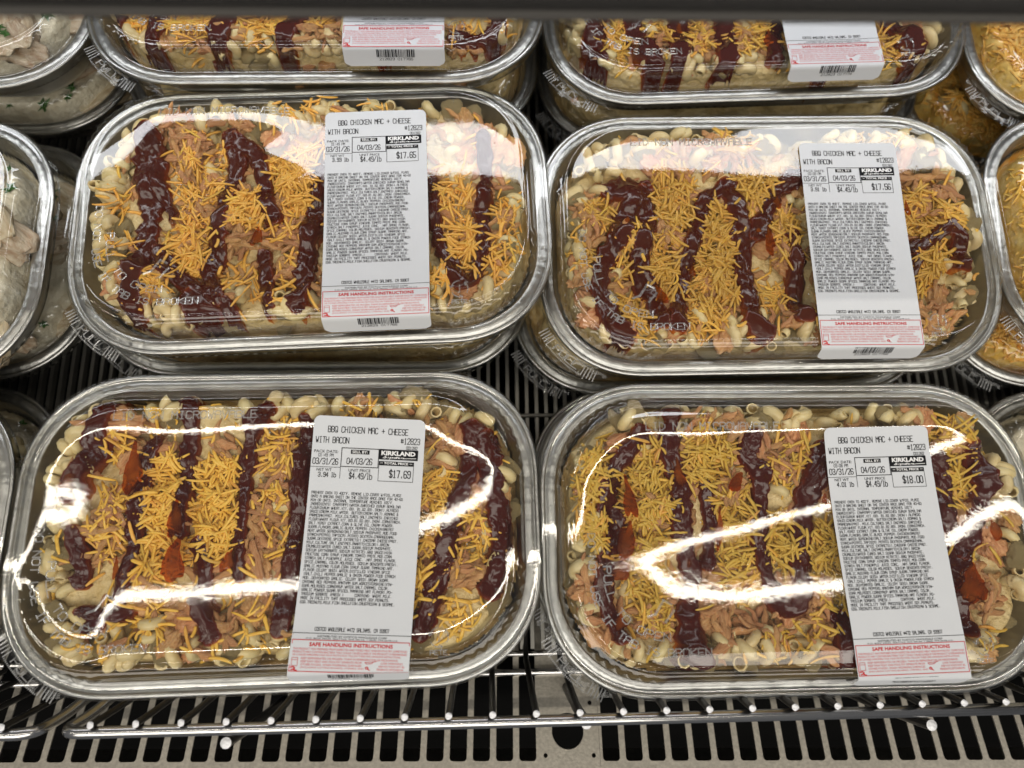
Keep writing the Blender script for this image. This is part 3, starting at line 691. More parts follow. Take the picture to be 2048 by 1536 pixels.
# ------------------------------------------------------------------ food piece meshes
def raw_mesh(name, V, F, mat, smooth=True):
    me = bpy.data.meshes.new(name); me.from_pydata([tuple(map(float, v)) for v in V], [], F)
    me.materials.append(mat)
    if smooth: me.polygons.foreach_set('use_smooth', [True] * len(me.polygons))
    me.update(); return me
def cavatappi(seed, mat):
    r = random.Random(seed)
    turns, rh, pitch, rt, th = r.uniform(.75, 1.35), r.uniform(.0036, .0050), r.uniform(.0085, .0105), r.uniform(.0037, .0044), .0011
    n, k = 26, 18
    V, F = [], []
    for layer in (0, 1):
        for i in range(n + 1):
            t = i / n; a = 2 * math.pi * turns * t
            c = Vector((rh * math.cos(a), rh * math.sin(a), pitch * turns * (t - .5)))
            tg = Vector((-rh * math.sin(a) * 2 * math.pi * turns, rh * math.cos(a) * 2 * math.pi * turns, pitch * turns)).normalized()
            x = Vector((math.cos(a), math.sin(a), 0)); y = tg.cross(x)
            for j in range(k):
                ph = 2 * math.pi * j / k
                rad = (rt * (1 + .045 * math.cos(9 * ph)) if layer == 0 else rt - th) * (1 + .05 * math.sin(5 * t + seed))
                V.append(c + (x * math.cos(ph) * 1.0 + y * math.sin(ph) * .93) * rad)
    o = (n + 1) * k
    for i in range(n):
        for j in range(k):
            a, b = i * k + j, i * k + (j + 1) % k
            F.append((a, b, b + k, a + k)); F.append((o + a, o + a + k, o + b + k, o + b))
    for i in (0, n):
        for j in range(k):
            a, b = i * k + j, i * k + (j + 1) % k
            F.append((a, o + a, o + b, b) if i == 0 else (a, b, o + b, o + a))
    # recentre, axis to x
    V = [Vector((v.z, v.x, v.y)) for v in V]
    c = sum(V, Vector()) / len(V)
    return raw_mesh('pasta_piece', [v - c for v in V], F, mat)
def chunk(seed, mat, name, fib=1.0, sub=4):
    bm = bmesh.new(); bmesh.ops.create_icosphere(bm, subdivisions=sub, radius=1)
    off = Vector((seed * 3.7, seed * 1.3, seed * 2.1))
    for v in bm.verts:
        p = v.co.copy()
        d = 1 + .45 * mnoise.noise(p * 1.2 + off) + .22 * mnoise.noise(p * 2.7 + off)
        q = Vector((p.x * 1.1, p.y * 6.5, p.z * 6.5))
        d += fib * (.22 * mnoise.noise(q + off) + .20 * abs(mnoise.noise(q * 2.1 + off)) - .08)
        v.co = Vector((p.x * 1.2, p.y * .85, p.z * .85)) * min(d, 1.3)
    V = [v.co.copy() for v in bm.verts]; bm.verts.index_update(); F = [tuple(v.index for v in f.verts) for f in bm.faces]; bm.free()
    return raw_mesh(name, V, F, mat)
def shred(seed, mat):
    r = random.Random(seed * 11 + 3)
    L = r.choice((.004, .007, .009, .011, .013, .015, .017, .020, .023)); w, t = r.uniform(.0013, .0024), r.uniform(.0009, .0015)
    bend, bz, n = r.uniform(-.9, .9) * (1 if r.random() > .25 else 2.4), r.uniform(-.4, .4), 7
    V, F = [], []
    for i in range(n + 1):
        s = i / n - .5; a = bend * s
        R_ = L / bend if abs(bend) > .05 else 1e3
        x, y = (R_ * math.sin(a), R_ * (1 - math.cos(a))) if abs(bend) > .05 else (L * s, 0)
        z = bz * .004 * (s * s * 4 - .4)
        k = (.55 if i in (0, n) else .9 if i in (1, n - 1) else 1.0) * (1 + .14 * r.uniform(-1, 1))
        nx, ny = -math.sin(a), math.cos(a)
        for (du, dz) in ((-.5, -.4), (.5, -.4), (.5, .25), (.22, .5), (-.22, .5), (-.5, .25)):
            V.append((x + nx * du * w * k, y + ny * du * w * k, z + dz * t * k))
    for i in range(n):
        for j in range(6):
            a, b = i * 6 + j, i * 6 + (j + 1) % 6
            F.append((a, b, b + 6, a + 6))
    F.append((5, 4, 3, 2, 1, 0)); F.append(tuple(n * 6 + j for j in range(6)))
    return raw_mesh('cheese_shred', V, F, mat), L
def strand(seed, mat):
    r = random.Random(seed * 5 + 1); L = r.uniform(.012, .024); w, t = r.uniform(.0028, .0050), r.uniform(.0018, .0028)
    n, k = 10, 8; bend = r.uniform(-.9, .9); V, F = [], []; ph = r.uniform(0, 6)
    for i in range(n + 1):
        s = i / n - .5; a = bend * s; x = L * s; y = bend * L * s * s * .8
        e = (1 - abs(2 * s) ** 3) ** .5 * (1 + .25 * math.sin(7 * s + ph)) + .08
        for j in range(k):
            q = 2 * math.pi * j / k; rg = 1 + .22 * math.cos(3 * q + ph + s * 2)
            V.append((x, y + w / 2 * e * rg * math.cos(q) + .0006 * math.sin(11 * s + ph), t / 2 * e * rg * math.sin(q)))
    for i in range(n):
        for j in range(k):
            a, b = i * k + j, i * k + (j + 1) % k; F.append((a, b, b + k, a + k))
    F.append(tuple(range(k - 1, -1, -1))); F.append(tuple(n * k + j for j in range(k)))
    return raw_mesh('chicken_shred', V, F, mat), L
def leaf(seed, mat):
    r = random.Random(seed); V = [(0, 0, .001)]; n = 12
    for i in range(n):
        a = 2 * math.pi * i / n; rad = .005 * (1.0 if i % 2 else .45) * r.uniform(.7, 1.2)
        V.append((rad * math.cos(a), rad * math.sin(a), .0012 * r.uniform(-1, 1)))
    return raw_mesh('parsley_leaf', V, [(0, 1 + i, 1 + (i + 1) % n) for i in range(n)], mat, False)
PASTA = [cavatappi(s, M['pasta']) for s in range(1, 7)]
CHICK = [chunk(s, M['chicken'], 'chicken_piece', 1.3) for s in range(1, 8)]
STRAND = [strand(s, M['chicken']) for s in range(1, 13)]
CREAM = [chunk(s + 40, M['cream'], 'cream_lump', .5, 3) for s in range(1, 5)]
PALE = [chunk(s + 20, M['pale'], 'chicken_piece', 1.2, 3) for s in range(1, 6)]
SHRED = [shred(s, M['cheese']) for s in range(1, 31)]
SHREDO = [shred(s, M['orange']) for s in range(1, 11)]
LEAF = [leaf(s, M['parsley']) for s in range(1, 4)]

# ------------------------------------------------------------------ height map the pieces settle on
RES = .0015
GX = np.arange(-.165, .1651, RES); GY = np.arange(-.099, .0991, RES)
GXX, GYY = np.meshgrid(GX, GY, indexing='ij')
LIDGAP = .0012
class Heap:
    def __init__(s, seed, lid, inset=(.024, .020, .022, .022), crown=.004):
        """inset: left, right, front, back"""
        s.lid = lid; s.rng = np.random.RandomState(seed); s.rnd = random.Random(seed)
        l, r, f, b = inset
        cx, cy = (l - r) / 2, (f - b) / 2
        hx, hy = TW / 2 - (l + r) / 2, TD / 2 - (f + b) / 2
        d = sd_inset(GXX - cx, GYY - cy, hx, hy, .05)
        nz = np.zeros_like(GXX)
        k = seed * 1.7
        for fr, am in ((28, .004), (61, .0025), (110, .0018)):
            nz += am * (np.sin(GXX * fr * 2.1 + k + 1.3 * np.sin(GYY * fr + k)) * np.cos(GYY * fr * 2.3 + 2 * k + np.sin(GXX * fr * .8)))
        d2 = d + nz * 1.2
        t = np.clip((d2 + .004) / .020, 0, 1); t = t * t * (3 - 2 * t)
        w_ = np.clip((sd_inset(GXX, GYY, TW / 2, TD / 2, TR) - .0125) / .010, 0, 1); t = t * w_ * w_ * (3 - 2 * w_)
        s.H = -.036 + t * (.034 + crown) + nz * t * .55
        s.inside = d2
        s.base = s.H.copy()
    def idx(s, x, y):
        return int(np.clip(round((x - GX[0]) / RES), 0, len(GX) - 1)), int(np.clip(round((y - GY[0]) / RES), 0, len(GY) - 1))
    def h(s, x, y): return s.H[s.idx(x, y)]
    def patch(s, x, y, r):
        i, j = s.idx(x, y); k = int(r / RES) + 1
        return slice(max(0, i - k), i + k + 1), slice(max(0, j - k), j + k + 1)
    def drop(s, x, y, r, top, q=.5, sink=.35):
        a, b = s.patch(x, y, r); rho = np.hypot(GXX[a, b] - x, GYY[a, b] - y) / r
        m = rho < 1
        z = np.quantile(s.H[a, b][m], q) + top * (1 - sink)
        z = min(z, float(s.lid.z(x, y)) - LIDGAP - top)
        s.H[a, b] = np.where(m, np.maximum(s.H[a, b], z + top * (np.sqrt(np.clip(1 - rho ** 2, 0, 1)) * 1.1 - .15)), s.H[a, b])
        return z
    def blur(s, sig, dil=2):
        H0 = s.H
        for _ in range(dil):
            P_ = np.pad(H0, 1, 'edge'); H0 = np.maximum.reduce([P_[1:-1, 1:-1], P_[2:, 1:-1], P_[:-2, 1:-1], P_[1:-1, 2:], P_[1:-1, :-2]])
        k = int(sig / RES * 2.5); g = np.exp(-.5 * (np.arange(-k, k + 1) * RES / sig) ** 2); g /= g.sum()
        A = np.apply_along_axis(lambda v: np.convolve(np.pad(v, k, 'edge'), g, 'valid'), 0, H0)
        return np.apply_along_axis(lambda v: np.convolve(np.pad(v, k, 'edge'), g, 'valid'), 1, A)
def filling_mesh(tray, heap, mat):
    st = 1
    H = heap.base[::st, ::st]; X, Y = GXX[::st, ::st], GYY[::st, ::st]
    keep = heap.inside[::st, ::st] > -.006
    sd = sd_inset(X, Y, TW / 2, TD / 2, TR); ok = sd > .0130
    H = np.maximum(H, np.interp(sd, [.0095, .011, .015, .0195, .0222, .026], [-.0018, -.0075, -.021, -.0345, -.0395, -.0412]) + .0012)
    keep &= ok
    ids = -np.ones(H.shape, int); V = []; F = []
    for i, j in zip(*np.nonzero(keep)): ids[i, j] = len(V); V.append((X[i, j], Y[i, j], max(H[i, j], -.038)))
    for i in range(H.shape[0] - 1):
        for j in range(H.shape[1] - 1):
            q = (ids[i, j], ids[i + 1, j], ids[i + 1, j + 1], ids[i, j + 1])
            if min(q) >= 0: F.append(q)
    return mesh_obj('filling', V, F, mat, tray)
def place(name, me, parent, x, y, z, sc, eul):
    s = sc if hasattr(sc, '__len__') else (sc, sc, sc)
    return link(name, me, parent, Matrix.Translation((x, y, z)) @ eul.to_matrix().to_4x4() @ Matrix.Diagonal((*s, 1)))
from mathutils import Euler
def put_pasta(heap, par, spots, meshes, name='pasta_piece', q=.45, sink=.25):
    for (x, y) in spots:
        if sd_inset(x, y, TW / 2, TD / 2, TR) < .0225: continue
        z = heap.drop(x, y, .0072, .0046, q, sink)
        z = min(z, float(heap.lid.z(x, y)) - .0112)
        r = heap.rnd
        place(name, r.choice(meshes), par, x, y, z, r.uniform(.82, 1.06), Euler((r.uniform(0, 6.28), r.uniform(-.5, .5), r.uniform(0, 6.28))))
def put_chunks(heap, par, items, meshes, name='chicken_piece'):
    for (x, y, sz) in items:
        r = heap.rnd; rad = sz * .5
        hh = min(rad * .62, .0075)
        z = heap.drop(x, y, rad * .95, hh, .5, .85)
        z = min(z, float(heap.lid.z(x, y)) - .002 - hh)
        k = rad * r.uniform(.85, 1.0)
        place(name, r.choice(meshes), par, x, y, z, (k, k, hh), Euler((r.uniform(-.2, .2), r.uniform(-.2, .2), r.uniform(0, 6.28))))
def put_strands(heap, par, items, meshes, name='chicken_shred'):
    for (x, y) in items:
        if sd_inset(x, y, TW / 2, TD / 2, TR) < .019: continue
        r = heap.rnd; me, L = r.choice(meshes); a = r.uniform(0, 6.28); ex, ey = math.cos(a) * L * .35, math.sin(a) * L * .35
        h0, h1, hm = heap.h(x - ex, y - ey), heap.h(x + ex, y + ey), heap.h(x, y)
        z = min(max((h0 + h1) / 2, hm) * .6 + .4 * (h0 + h1 + hm) / 3 + .0006, min(float(heap.lid.z(x + sg_ * ex, y + sg_ * ey)) for sg_ in (-1, 0, 1)) - .0034)
        if min(float(sd_inset(x + sg_ * ex * 1.5, y + sg_ * ey * 1.5, TW / 2, TD / 2, TR)) for sg_ in (-1, 1)) < .0170: continue
        i, j = heap.idx(x, y); heap.H[max(0, i - 1):i + 2, max(0, j - 1):j + 2] = np.minimum(heap.H[max(0, i - 1):i + 2, max(0, j - 1):j + 2] + .0012, .016)
        link(name, me, par, Matrix.Translation((x, y, z)) @ Euler((r.uniform(-.5, .5), -math.atan2(max(-.006, min(.006, h1 - h0)), L * .7) * .8, a)).to_matrix().to_4x4() @ Matrix.Diagonal((*(r.uniform(.8, 1.2) for _ in range(3)), 1)))
def put_cheese(heap, par, items, meshes, cap=300, name='cheese_shred'):
    """items (x,y); the first cap are objects, the rest one joined part"""
    bigV, bigF, cnt = [], [], 0
    for (x, y) in items:
        r = heap.rnd; me, L = r.choice(meshes)
        if sd_inset(x, y, TW / 2, TD / 2, TR) < .019: continue
        a = r.uniform(0, 6.28); ex, ey = math.cos(a) * L * .4, math.sin(a) * L * .4
        h0, h1, hm = heap.h(x - ex, y - ey), heap.h(x + ex, y + ey), heap.h(x, y)
        z = max((h0 + h1) / 2, hm) * .75 + .25 * (h0 + h1 + hm) / 3 + .0007
        if min(float(sd_inset(x + sg_ * ex * 1.3, y + sg_ * ey * 1.3, TW / 2, TD / 2, TR)) for sg_ in (-1, 1)) < .0160: continue
        z = min(z, min(float(heap.lid.z(x + sg_ * ex, y + sg_ * ey)) for sg_ in (-1, 0, 1)) - .0024)
        rise = max(-.006, min(.006, h1 - h0)); rise = math.copysign(min(abs(rise), max(0, 2 * (float(heap.lid.z(x, y)) - .0012 - z))), rise)
        pitch = -math.atan2(rise, L * .8) * .8
        i, j = heap.idx(x, y)
        heap.H[max(0, i - 1):i + 2, max(0, j - 1):j + 2] += .0007
        heap.H = np.minimum(heap.H, .0185)
        mw = Matrix.Translation((x, y, z)) @ Euler((r.uniform(-.35, .35), pitch, a)).to_matrix().to_4x4() @ Matrix.Diagonal((*(r.uniform(.85, 1.12) for _ in range(3)), 1))
        if cnt < cap: link(name, me, par, mw)
        else:
            o = len(bigV); bigV += [mw @ v.co for v in me.vertices]; bigF += [tuple(k + o for k in p.vertices) for p in me.polygons]
        cnt += 1
    if bigV:
        o = mesh_obj('cheese_shreds', bigV, bigF, meshes[0][0].materials[0], par); o['kind'] = 'stuff'
def put_stripe(heap, par, width, path, HB):
    P = [Vector((*p, 0)) for p in path]
    # smooth resample (Catmull-Rom)
    pts = []
    for i in range(len(P) - 1):
        p0, p1, p2, p3 = P[max(i - 1, 0)], P[i], P[i + 1], P[min(i + 2, len(P) - 1)]
        n = max(2, int((p2 - p1).length / .0016))
        for k in range(n):
            t = k / n
            pts.append(.5 * ((2 * p1) + (p2 - p0) * t + (2 * p0 - 5 * p1 + 4 * p2 - p3) * t * t + (3 * p1 - p0 - 3 * p2 + p3) * t ** 3))
    pts.append(P[-1])
    r = heap.rnd; n = len(pts); K = 15
    # rounded ends: extend by half a width
    t0 = (pts[0] - pts[1]).normalized(); t1 = (pts[-1] - pts[-2]).normalized()
    ne = 5
    pts = [pts[0] + t0 * width * .45 * (ne - i) / ne for i in range(ne)] + pts + [pts[-1] + t1 * width * .45 * (i + 1) / ne for i in range(ne)]
    n = len(pts); V = []; F = []; TH_ = []; seed = r.uniform(0, 50)
    for i, p in enumerate(pts):
        tg = (pts[min(i + 2, n - 1)] - pts[max(i - 2, 0)]).normalized(); nn = Vector((-tg.y, tg.x, 0))
        e = min(i, n - 1 - i)
        wv = width * (1.0 + .42 * mnoise.noise(Vector((i * .13, seed, 0))) + .16 * mnoise.noise(Vector((i * .5, seed, 3))))
        if e < ne: wv *= math.sqrt(1 - ((ne - e) / (ne + .3)) ** 2)
        for k in range(K):
            u = 2 * k / (K - 1) - 1
            jag = 1 + .38 * mnoise.noise(Vector((i * .45, seed + (7 if u > 0 else 0), 9)))
            q = p + nn * (u * wv * .5 * jag)
            ii, jj = heap.idx(q.x, q.y)
            th = .0056 * math.sqrt(max(0, 1 - abs(u) ** 3.5)) - .0014 - .0040 * (abs(u) > .97)
            z = .12 * heap.H[ii, jj] + .88 * HB[ii, jj] + th + .0010 * mnoise.noise(Vector((q.x * 160, q.y * 160, seed)))
            z = min(z, float(heap.lid.z(q.x, q.y)) - .0010 - .0006 * abs(u))
            if sd_inset(q.x, q.y, TW / 2, TD / 2, TR) < .016: z = min(z, .002)
            V.append((q.x, q.y, z)); TH_.append(min(1, max(0, (1 - abs(u)) * 2.3)) * min(1, (e + .3) / 3.5))
            if abs(u) < .8: heap.H[ii, jj] = max(heap.H[ii, jj], z)
    for i in range(n - 1):
        for k in range(K - 1):
            a = i * K + k; q4 = (a, a + 1, a + K + 1, a + K)
            if min(float(sd_inset(V[t_][0], V[t_][1], TW / 2, TD / 2, TR)) for t_ in q4) > .0140: F.append(q4)
    o = mesh_obj('sauce_stripe', V, F, M['sauce'], par)
    at = o.data.attributes.new('thickness', 'FLOAT', 'POINT'); at.data.foreach_set('value', TH_)
def put_smear(heap, par, x, y, rx, ry, rot):
    r = heap.rnd; n = 36; V = []; F = []; A = []; seed = r.uniform(0, 40); a = math.radians(rot)
    prof = ((1.0, .0), (.9, .26), (.74, .50), (.5, .66), (.25, .74))
    for ringk, (s, th) in enumerate(prof):
        for i in range(n):
            t = 2 * math.pi * i / n
            k = s * .78 * (1 + .5 * mnoise.noise(Vector((math.cos(t) * 1.2, math.sin(t) * 1.2, seed))) + .2 * mnoise.noise(Vector((math.cos(t) * 3, math.sin(t) * 3, seed))))
            px, py = rx * k * math.cos(t), ry * k * math.sin(t)
            px *= .95 - .45 * math.sin(t) * s
            X, Y = x + px * math.cos(a) + py * math.sin(a), y - px * math.sin(a) + py * math.cos(a)
            V.append((X, Y, float(heap.lid.z(X, Y)) - .00035)); A.append(th * .92)
    V.append((x, y, float(heap.lid.z(x, y)) - .00035)); A.append(.72)
    q = len(prof)
    for k in range(q - 1):
        for i in range(n):
            b = (i + 1) % n; F.append((k * n + i, k * n + b, (k + 1) * n + b, (k + 1) * n + i))
    for i in range(n): F.append(((q - 1) * n + i, (q - 1) * n + (i + 1) % n, q * n))
    o = mesh_obj('sauce_smear', V, F, M['smear'], par)
    at = o.data.attributes.new('thickness', 'FLOAT', 'POINT'); at.data.foreach_set('value', A)
def band_spots(heap, n, d0, d1, win=(-.152, .152, -.087, .087)):
    out = []
    tries = 0
    while len(out) < n and tries < 20000:
        tries += 1
        x, y = heap.rnd.uniform(win[0], win[1]), heap.rnd.uniform(win[2], win[3])
        d = heap.inside[heap.idx(x, y)]
        if d0 < d < d1 and sd_inset(x, y, TW / 2, TD / 2, TR) > .0185: out.append((x, y))
    return out
def tray_root(pos, yaw, nrm, label, group, cat='food tray', name='food_tray'):
    o = empty(name)
    n = Vector(nrm).normalized(); x = Vector((math.cos(yaw), math.sin(yaw), 0)); x = (x - n * x.dot(n)).normalized(); y = n.cross(x)
    R_ = Matrix((x, y, n)).transposed().to_4x4()
    o.matrix_world = Matrix.Translation(pos) @ R_
    tag(o, label, cat, group)
    link('pan', PAN, o)
    return o
# ------------------------------------------------------------------ the barbecue chicken trays
_up = curve((-.150, .015), (-.143, .036), (-.134, .050), (-.121, .0605), (-.093, .058), (-.066, .055), (-.02, .0575), (.0235, .0595), (.07, .061), (.096, .0565), (.11, .046), (.14, .036), (.15, .034))
_lo = curve((-.15, -.095), (-.108, -.095), (-.098, -.060), (-.091, -.040), (-.085, -.0375), (-.039, -.0367), (.016, -.0363), (.05, -.025), (.087, -.006), (.108, -.002), (.143, .0188))
def _gA(X, Y):
    up, lo = _up(X), _lo(X)
    d = (Y - up) * (Y - lo) / np.maximum(up - lo, .012)
    g = sat(np.where(Y > (up + lo) / 2, 13 * d, 5.5 * d), .13)
    rr = np.hypot(X + .1238, (Y - .014) * .95)
    g = np.where(X < -.085, np.where(rr < .032, sat((.0135 - rr) * 6.5, .13), g), g)
    return g
_ub = curve((-.15, .030), (-.145, .042), (-.135, .058), (-.1186, .066), (-.0635, .0626), (.02, .0688), (.088, .0785), (.15, .09))
_mu = curve((-.15, -.016), (-.104, -.016), (-.1006, -.0107), (-.0687, -.0035), (.0129, .0141), (.05, .032), (.084, .049), (.109, .058), (.136, .072), (.15, .076))
_ml = curve((-.15, -.018), (-.104, -.0185), (-.100, -.029), (-.09, -.0375), (-.056, -.0405), (.0196, -.0332), (.09, -.0085), (.109, .0022), (.15, .022))
def _gB(X, Y):
    up, mu, ml = _ub(X), _mu(X), _ml(X)
    m_, w_ = (mu + ml) / 2, (mu - ml) / 2
    w2 = np.where(X < -.104, -((-.104 - X) * .35) ** 2, w_ ** 2)
    q = ((Y - m_) ** 2 - w2) / np.maximum(2 * np.sqrt(np.abs(w2)), .012)
    d = np.where(Y > (up + mu) / 2, Y - up, q)
    g = np.where(Y > (up + mu) / 2, 13 * (Y - up), -np.where(Y > m_, 8, 5) * q)
    return sat(g, .14)
def _sC(X, Y):
    sg = 1 / (1 + np.exp((X + .024 + .010 * np.sin(Y * 210)) / .005)); lf = 1 / (1 + np.exp((X + .116) / .005))
    return -.90 * Y - .100 * sg * (1 - .92 * lf) * np.exp(-((Y - .036) / .036) ** 2)
def _sD(X, Y): return .010 * np.sin(X * 17 + .9) - .12 * Y
LIDS = {  # lids A to D shaped so lamp reflections fall along chosen lines
    'A': Lid(1.0, glare_slope(-.038, .441, .039, 2.13, _gA), .00004),
    'B': Lid(2.4, glare_slope(-.016, .441, .100, 2.13, _gB), .00004),
    'C': Lid(3.3, _sC, .00005),
    'D': Lid(4.9, _sD, .00005),
    'E': Lid(5.2, None, .0002), 'F': Lid(6.1, None, .0002),
    'X': Lid(7.7, None, .0003),
}
LIDMESH = {k: make_lid_mesh(v) for k, v in LIDS.items()}
ROOTS = []
TR_ = {
    'A': ((-.1332, .0299, .1011), .67, (.0195, .0140, .9997), 'barbecue chicken mac and cheese tray priced $17.69, front left by the rack bar', (.059, .0625), -3.7, ("01:49", "3.94", "$17.69"), (.024, .008, .010, .010)),
    'B': ((.1992, .0197, .0967), -.25, (.0132, -.0098, .9999), 'barbecue chicken mac and cheese tray priced $18.00, front right by the rack bar', (.0518, .0655), 1.1, ("03:08", "4.01", "$18.00"), (.010, .010, .008, .010)),
    'C': ((-.1215, .2434, .1117), 1.82, (-.0131, -.0046, .9999), 'barbecue chicken mac and cheese tray priced $17.65, middle row left', (.0474, .0642), 0., ("01:49", "3.93", "$17.65"), (.022, .010, .010, .016)),
    'D': ((.2025, .2261, .1028), .27, (-.0119, -.0352, .9993), 'barbecue chicken mac and cheese tray priced $17.56, middle row right', (.0560, .0645), -.7, ("03:09", "3.91", "$17.56"), (.012, .019, .010, .016)),
    'E': ((-.1216, .4334, .1308), .42, (-.0038, .0012, 1.), 'blurred barbecue chicken tray at the back left, half hidden by the shelf edge', (.0583, .0630), 0., ("01:49", "3.93", "$17.65"), (.016, .010, .010, .016)),
    'F': ((.2091, .4379, .1092), 1.94, (-.0084, -.0076, .9999), 'blurred barbecue chicken tray at the back right, half hidden by the shelf edge', (.0460, .0645), 0., ("03:09", "3.95", "$17.74"), (.016, .020, .010, .016)),
}
for n, (pos, yaw, nrm, label, ltop, lrot, ldata, inset) in TR_.items():
    fd = FOOD[n]; lid = LIDS[n]
    root = tray_root(pos, math.radians(yaw), nrm, label, 'barbecue chicken mac and cheese trays'); ROOTS.append(root)
    heap = Heap({'A': 11, 'B': 12, 'C': 13, 'D': 14, 'E': 15, 'F': 16}[n], lid, inset)
    fill = filling_mesh(root, heap, M['cream'])
    back = n in 'EF'
    ymax = .1 if not back else .02
    put_pasta(heap, fill, [p for p in band_spots(heap, 14, .022, .2) if p[1] < ymax], PASTA, q=.3, sink=1.1)
    put_pasta(heap, fill, [p for p in band_spots(heap, 60, .001, .013) if p[1] < ymax], PASTA)
    put_pasta(heap, fill, [p for p in band_spots(heap, 75, .003, .020) if p[1] < ymax], PASTA)
    put_chunks(heap, fill, [(x, y, heap.rnd.uniform(.010, .018)) for x, y in band_spots(heap, 45, .004, .022) if y < ymax], CREAM, 'cream_lump')
    put_chunks(heap, fill, [(x, y, heap.rnd.uniform(.016, .026)) for x, y in band_spots(heap, 55, .017, .2) if y < ymax], CHICK)
    ck = [(x * 1e-4, y * 1e-4, z * 1e-4 * 1.15) for x, y, z in fd['chicken']]
    r = heap.rnd
    ck2, st2 = [], band_spots(heap, 110, .012, .2)
    for (x, y, s) in ck:
        ck2.append((x, y, s))
        for _ in range(1): ck2.append((x + r.uniform(-.8, .8) * s, y + r.uniform(-.8, .8) * s, s * r.uniform(.4, .65)))
        for _ in range(8): st2.append((x + r.gauss(0, .45) * s, y + r.gauss(0, .45) * s))
    put_chunks(heap, fill, [c for c in ck2 if heap.inside[heap.idx(c[0], c[1])] > .004], CHICK)
    put_pasta(heap, fill, [p for p in band_spots(heap, 55, .003, .017) + band_spots(heap, 26, .003, .03, (-.12, .12, -.080, -.050)) if p[1] < ymax], PASTA, q=.55, sink=.35)
    put_strands(heap, fill, [c for c in st2 if c[1] < ymax and heap.inside[heap.idx(c[0], c[1])] > .004], STRAND)
    cl = []
    for (x, y, rad, c) in fd['cheese']:
        for _ in range(int(c * 3.6)):
            a, q = r.uniform(0, 6.28), math.sqrt(r.random()) * 1.25
            cl.append((x * 1e-4 + math.cos(a) * q * rad * 1e-4, y * 1e-4 + math.sin(a) * q * rad * 1e-4))
    for (x, y) in band_spots(heap, 150, .006, .2):
        if y < ymax: cl.append((x, y))
    r.shuffle(cl)
    under = cl[:int(len(cl) * .3)]; over = cl[int(len(cl) * .3):]
    # cheese below the sauce goes into the joined remainder, the visible top layer is made of single pieces
    put_cheese(heap, fill, under, SHRED, cap=0)
    HB = heap.blur(.0032)
    mask = np.zeros_like(GXX)
    for (w, path) in fd['stripes']:
        put_stripe(heap, fill, w * 1e-4 * 1.04, [(x * 1e-4, y * 1e-4) for x, y in path], HB)
        pp = np.array(path) * 1e-4
        for a, b in zip(pp[:-1], pp[1:]):
            for t in np.linspace(0, 1, 12):
                c = a * (1 - t) + b * t; mask = np.maximum(mask, (np.hypot(GXX - c[0], GYY - c[1]) < w * 1e-4 * .46) * 1.)
    over = [p for p in over if mask[heap.idx(*p)] < .5 or r.random() < .10]
    put_cheese(heap, fill, over, SHRED, cap=300)
    for s in fd['smears']: put_smear(heap, fill, s[0] * 1e-4, s[1] * 1e-4, s[2] * 1e-4, s[3] * 1e-4, s[4])
    lo = add_lid(root, lid, LIDMESH[n], True, True)
    make_label(root, lid, ltop, lrot, ldata)

# ------------------------------------------------------------------ trays below and beside
def simple_tray(pos, yaw, label, group, kind, seed, pieces=True, window=None, lettering=False, cat='food tray'):
    lid = LIDS['X']
    root = tray_root(pos, math.radians(yaw), (0, 0, 1), label, group, cat); ROOTS.append(root)
    heap = Heap(seed, lid, (.010, .010, .010, .010), .005)
    W_ = window or (-.152, .152, -.087, .087)
    W_ = (max(W_[0], -.152), min(W_[1], .152), max(W_[2], -.087), min(W_[3], .087))
    ar = (W_[1] - W_[0]) * (W_[3] - W_[2]) / (.304 * .174)
    mat = {'bbq': 'cream', 'chicken': 'ricecream', 'mac': 'yellow'}[kind]
    fill = filling_mesh(root, heap, M[mat])
    inwin = (lambda x, y: True) if window is None else (lambda x, y: window[0] <= x <= window[1] and window[2] <= y <= window[3])
    if pieces:
        r = heap.rnd
        if kind == 'chicken':
            put_chunks(heap, fill, [(x, y, r.uniform(.022, .045)) for x, y in band_spots(heap, int(75 * ar), .003, .2, W_)], PALE)
            put_pasta(heap, fill, band_spots(heap, int(30 * ar), .0, .2, W_), PASTA)
            for (x, y) in band_spots(heap, int(110 * ar), .002, .2, W_):
                if True:
                    place('parsley_leaf', r.choice(LEAF), fill, x, y, min(heap.h(x, y) + .0015, .0175), r.uniform(.6, 1.5), Euler((r.uniform(-.4, .4), r.uniform(-.4, .4), r.uniform(0, 6))))
        elif kind == 'mac':
            put_pasta(heap, fill, band_spots(heap, int(25 * ar), .0, .2, W_), PASTA)
            put_cheese(heap, fill, band_spots(heap, int(4200 * ar), .0, .2, W_), SHREDO, cap=200)
        else:
            put_pasta(heap, fill, band_spots(heap, int(90 * ar), .0, .2, W_), PASTA)
    add_lid(root, lid, LIDMESH['X'], lettering, True)
    return root
gl, gr, gb = 'creamy chicken trays at the left', 'cheese topped macaroni trays at the right', 'barbecue trays underneath'
simple_tray((-.4512, .4351, .120), .4, 'round cornered creamy chicken tray with green herbs in the top left corner', gl, 'chicken', 31, window=(.03, .165, -.1, .06))
simple_tray((-.4679, .2183, .108), 1.3, 'creamy chicken tray with parsley at the left edge, middle row', gl, 'chicken', 32, window=(.06, .165, -.1, .1))
simple_tray((-.4702, .0247, .100), -.3, 'tray cut off at the left edge beside the $17.69 tray, front row', gl, 'chicken', 33, window=(.1, .165, -.1, .1))
simple_tray((.5460, .4253, .100), 0., 'tray of orange grated cheese in the top right corner', gr, 'mac', 34, window=(-.165, -.03, -.1, .06))
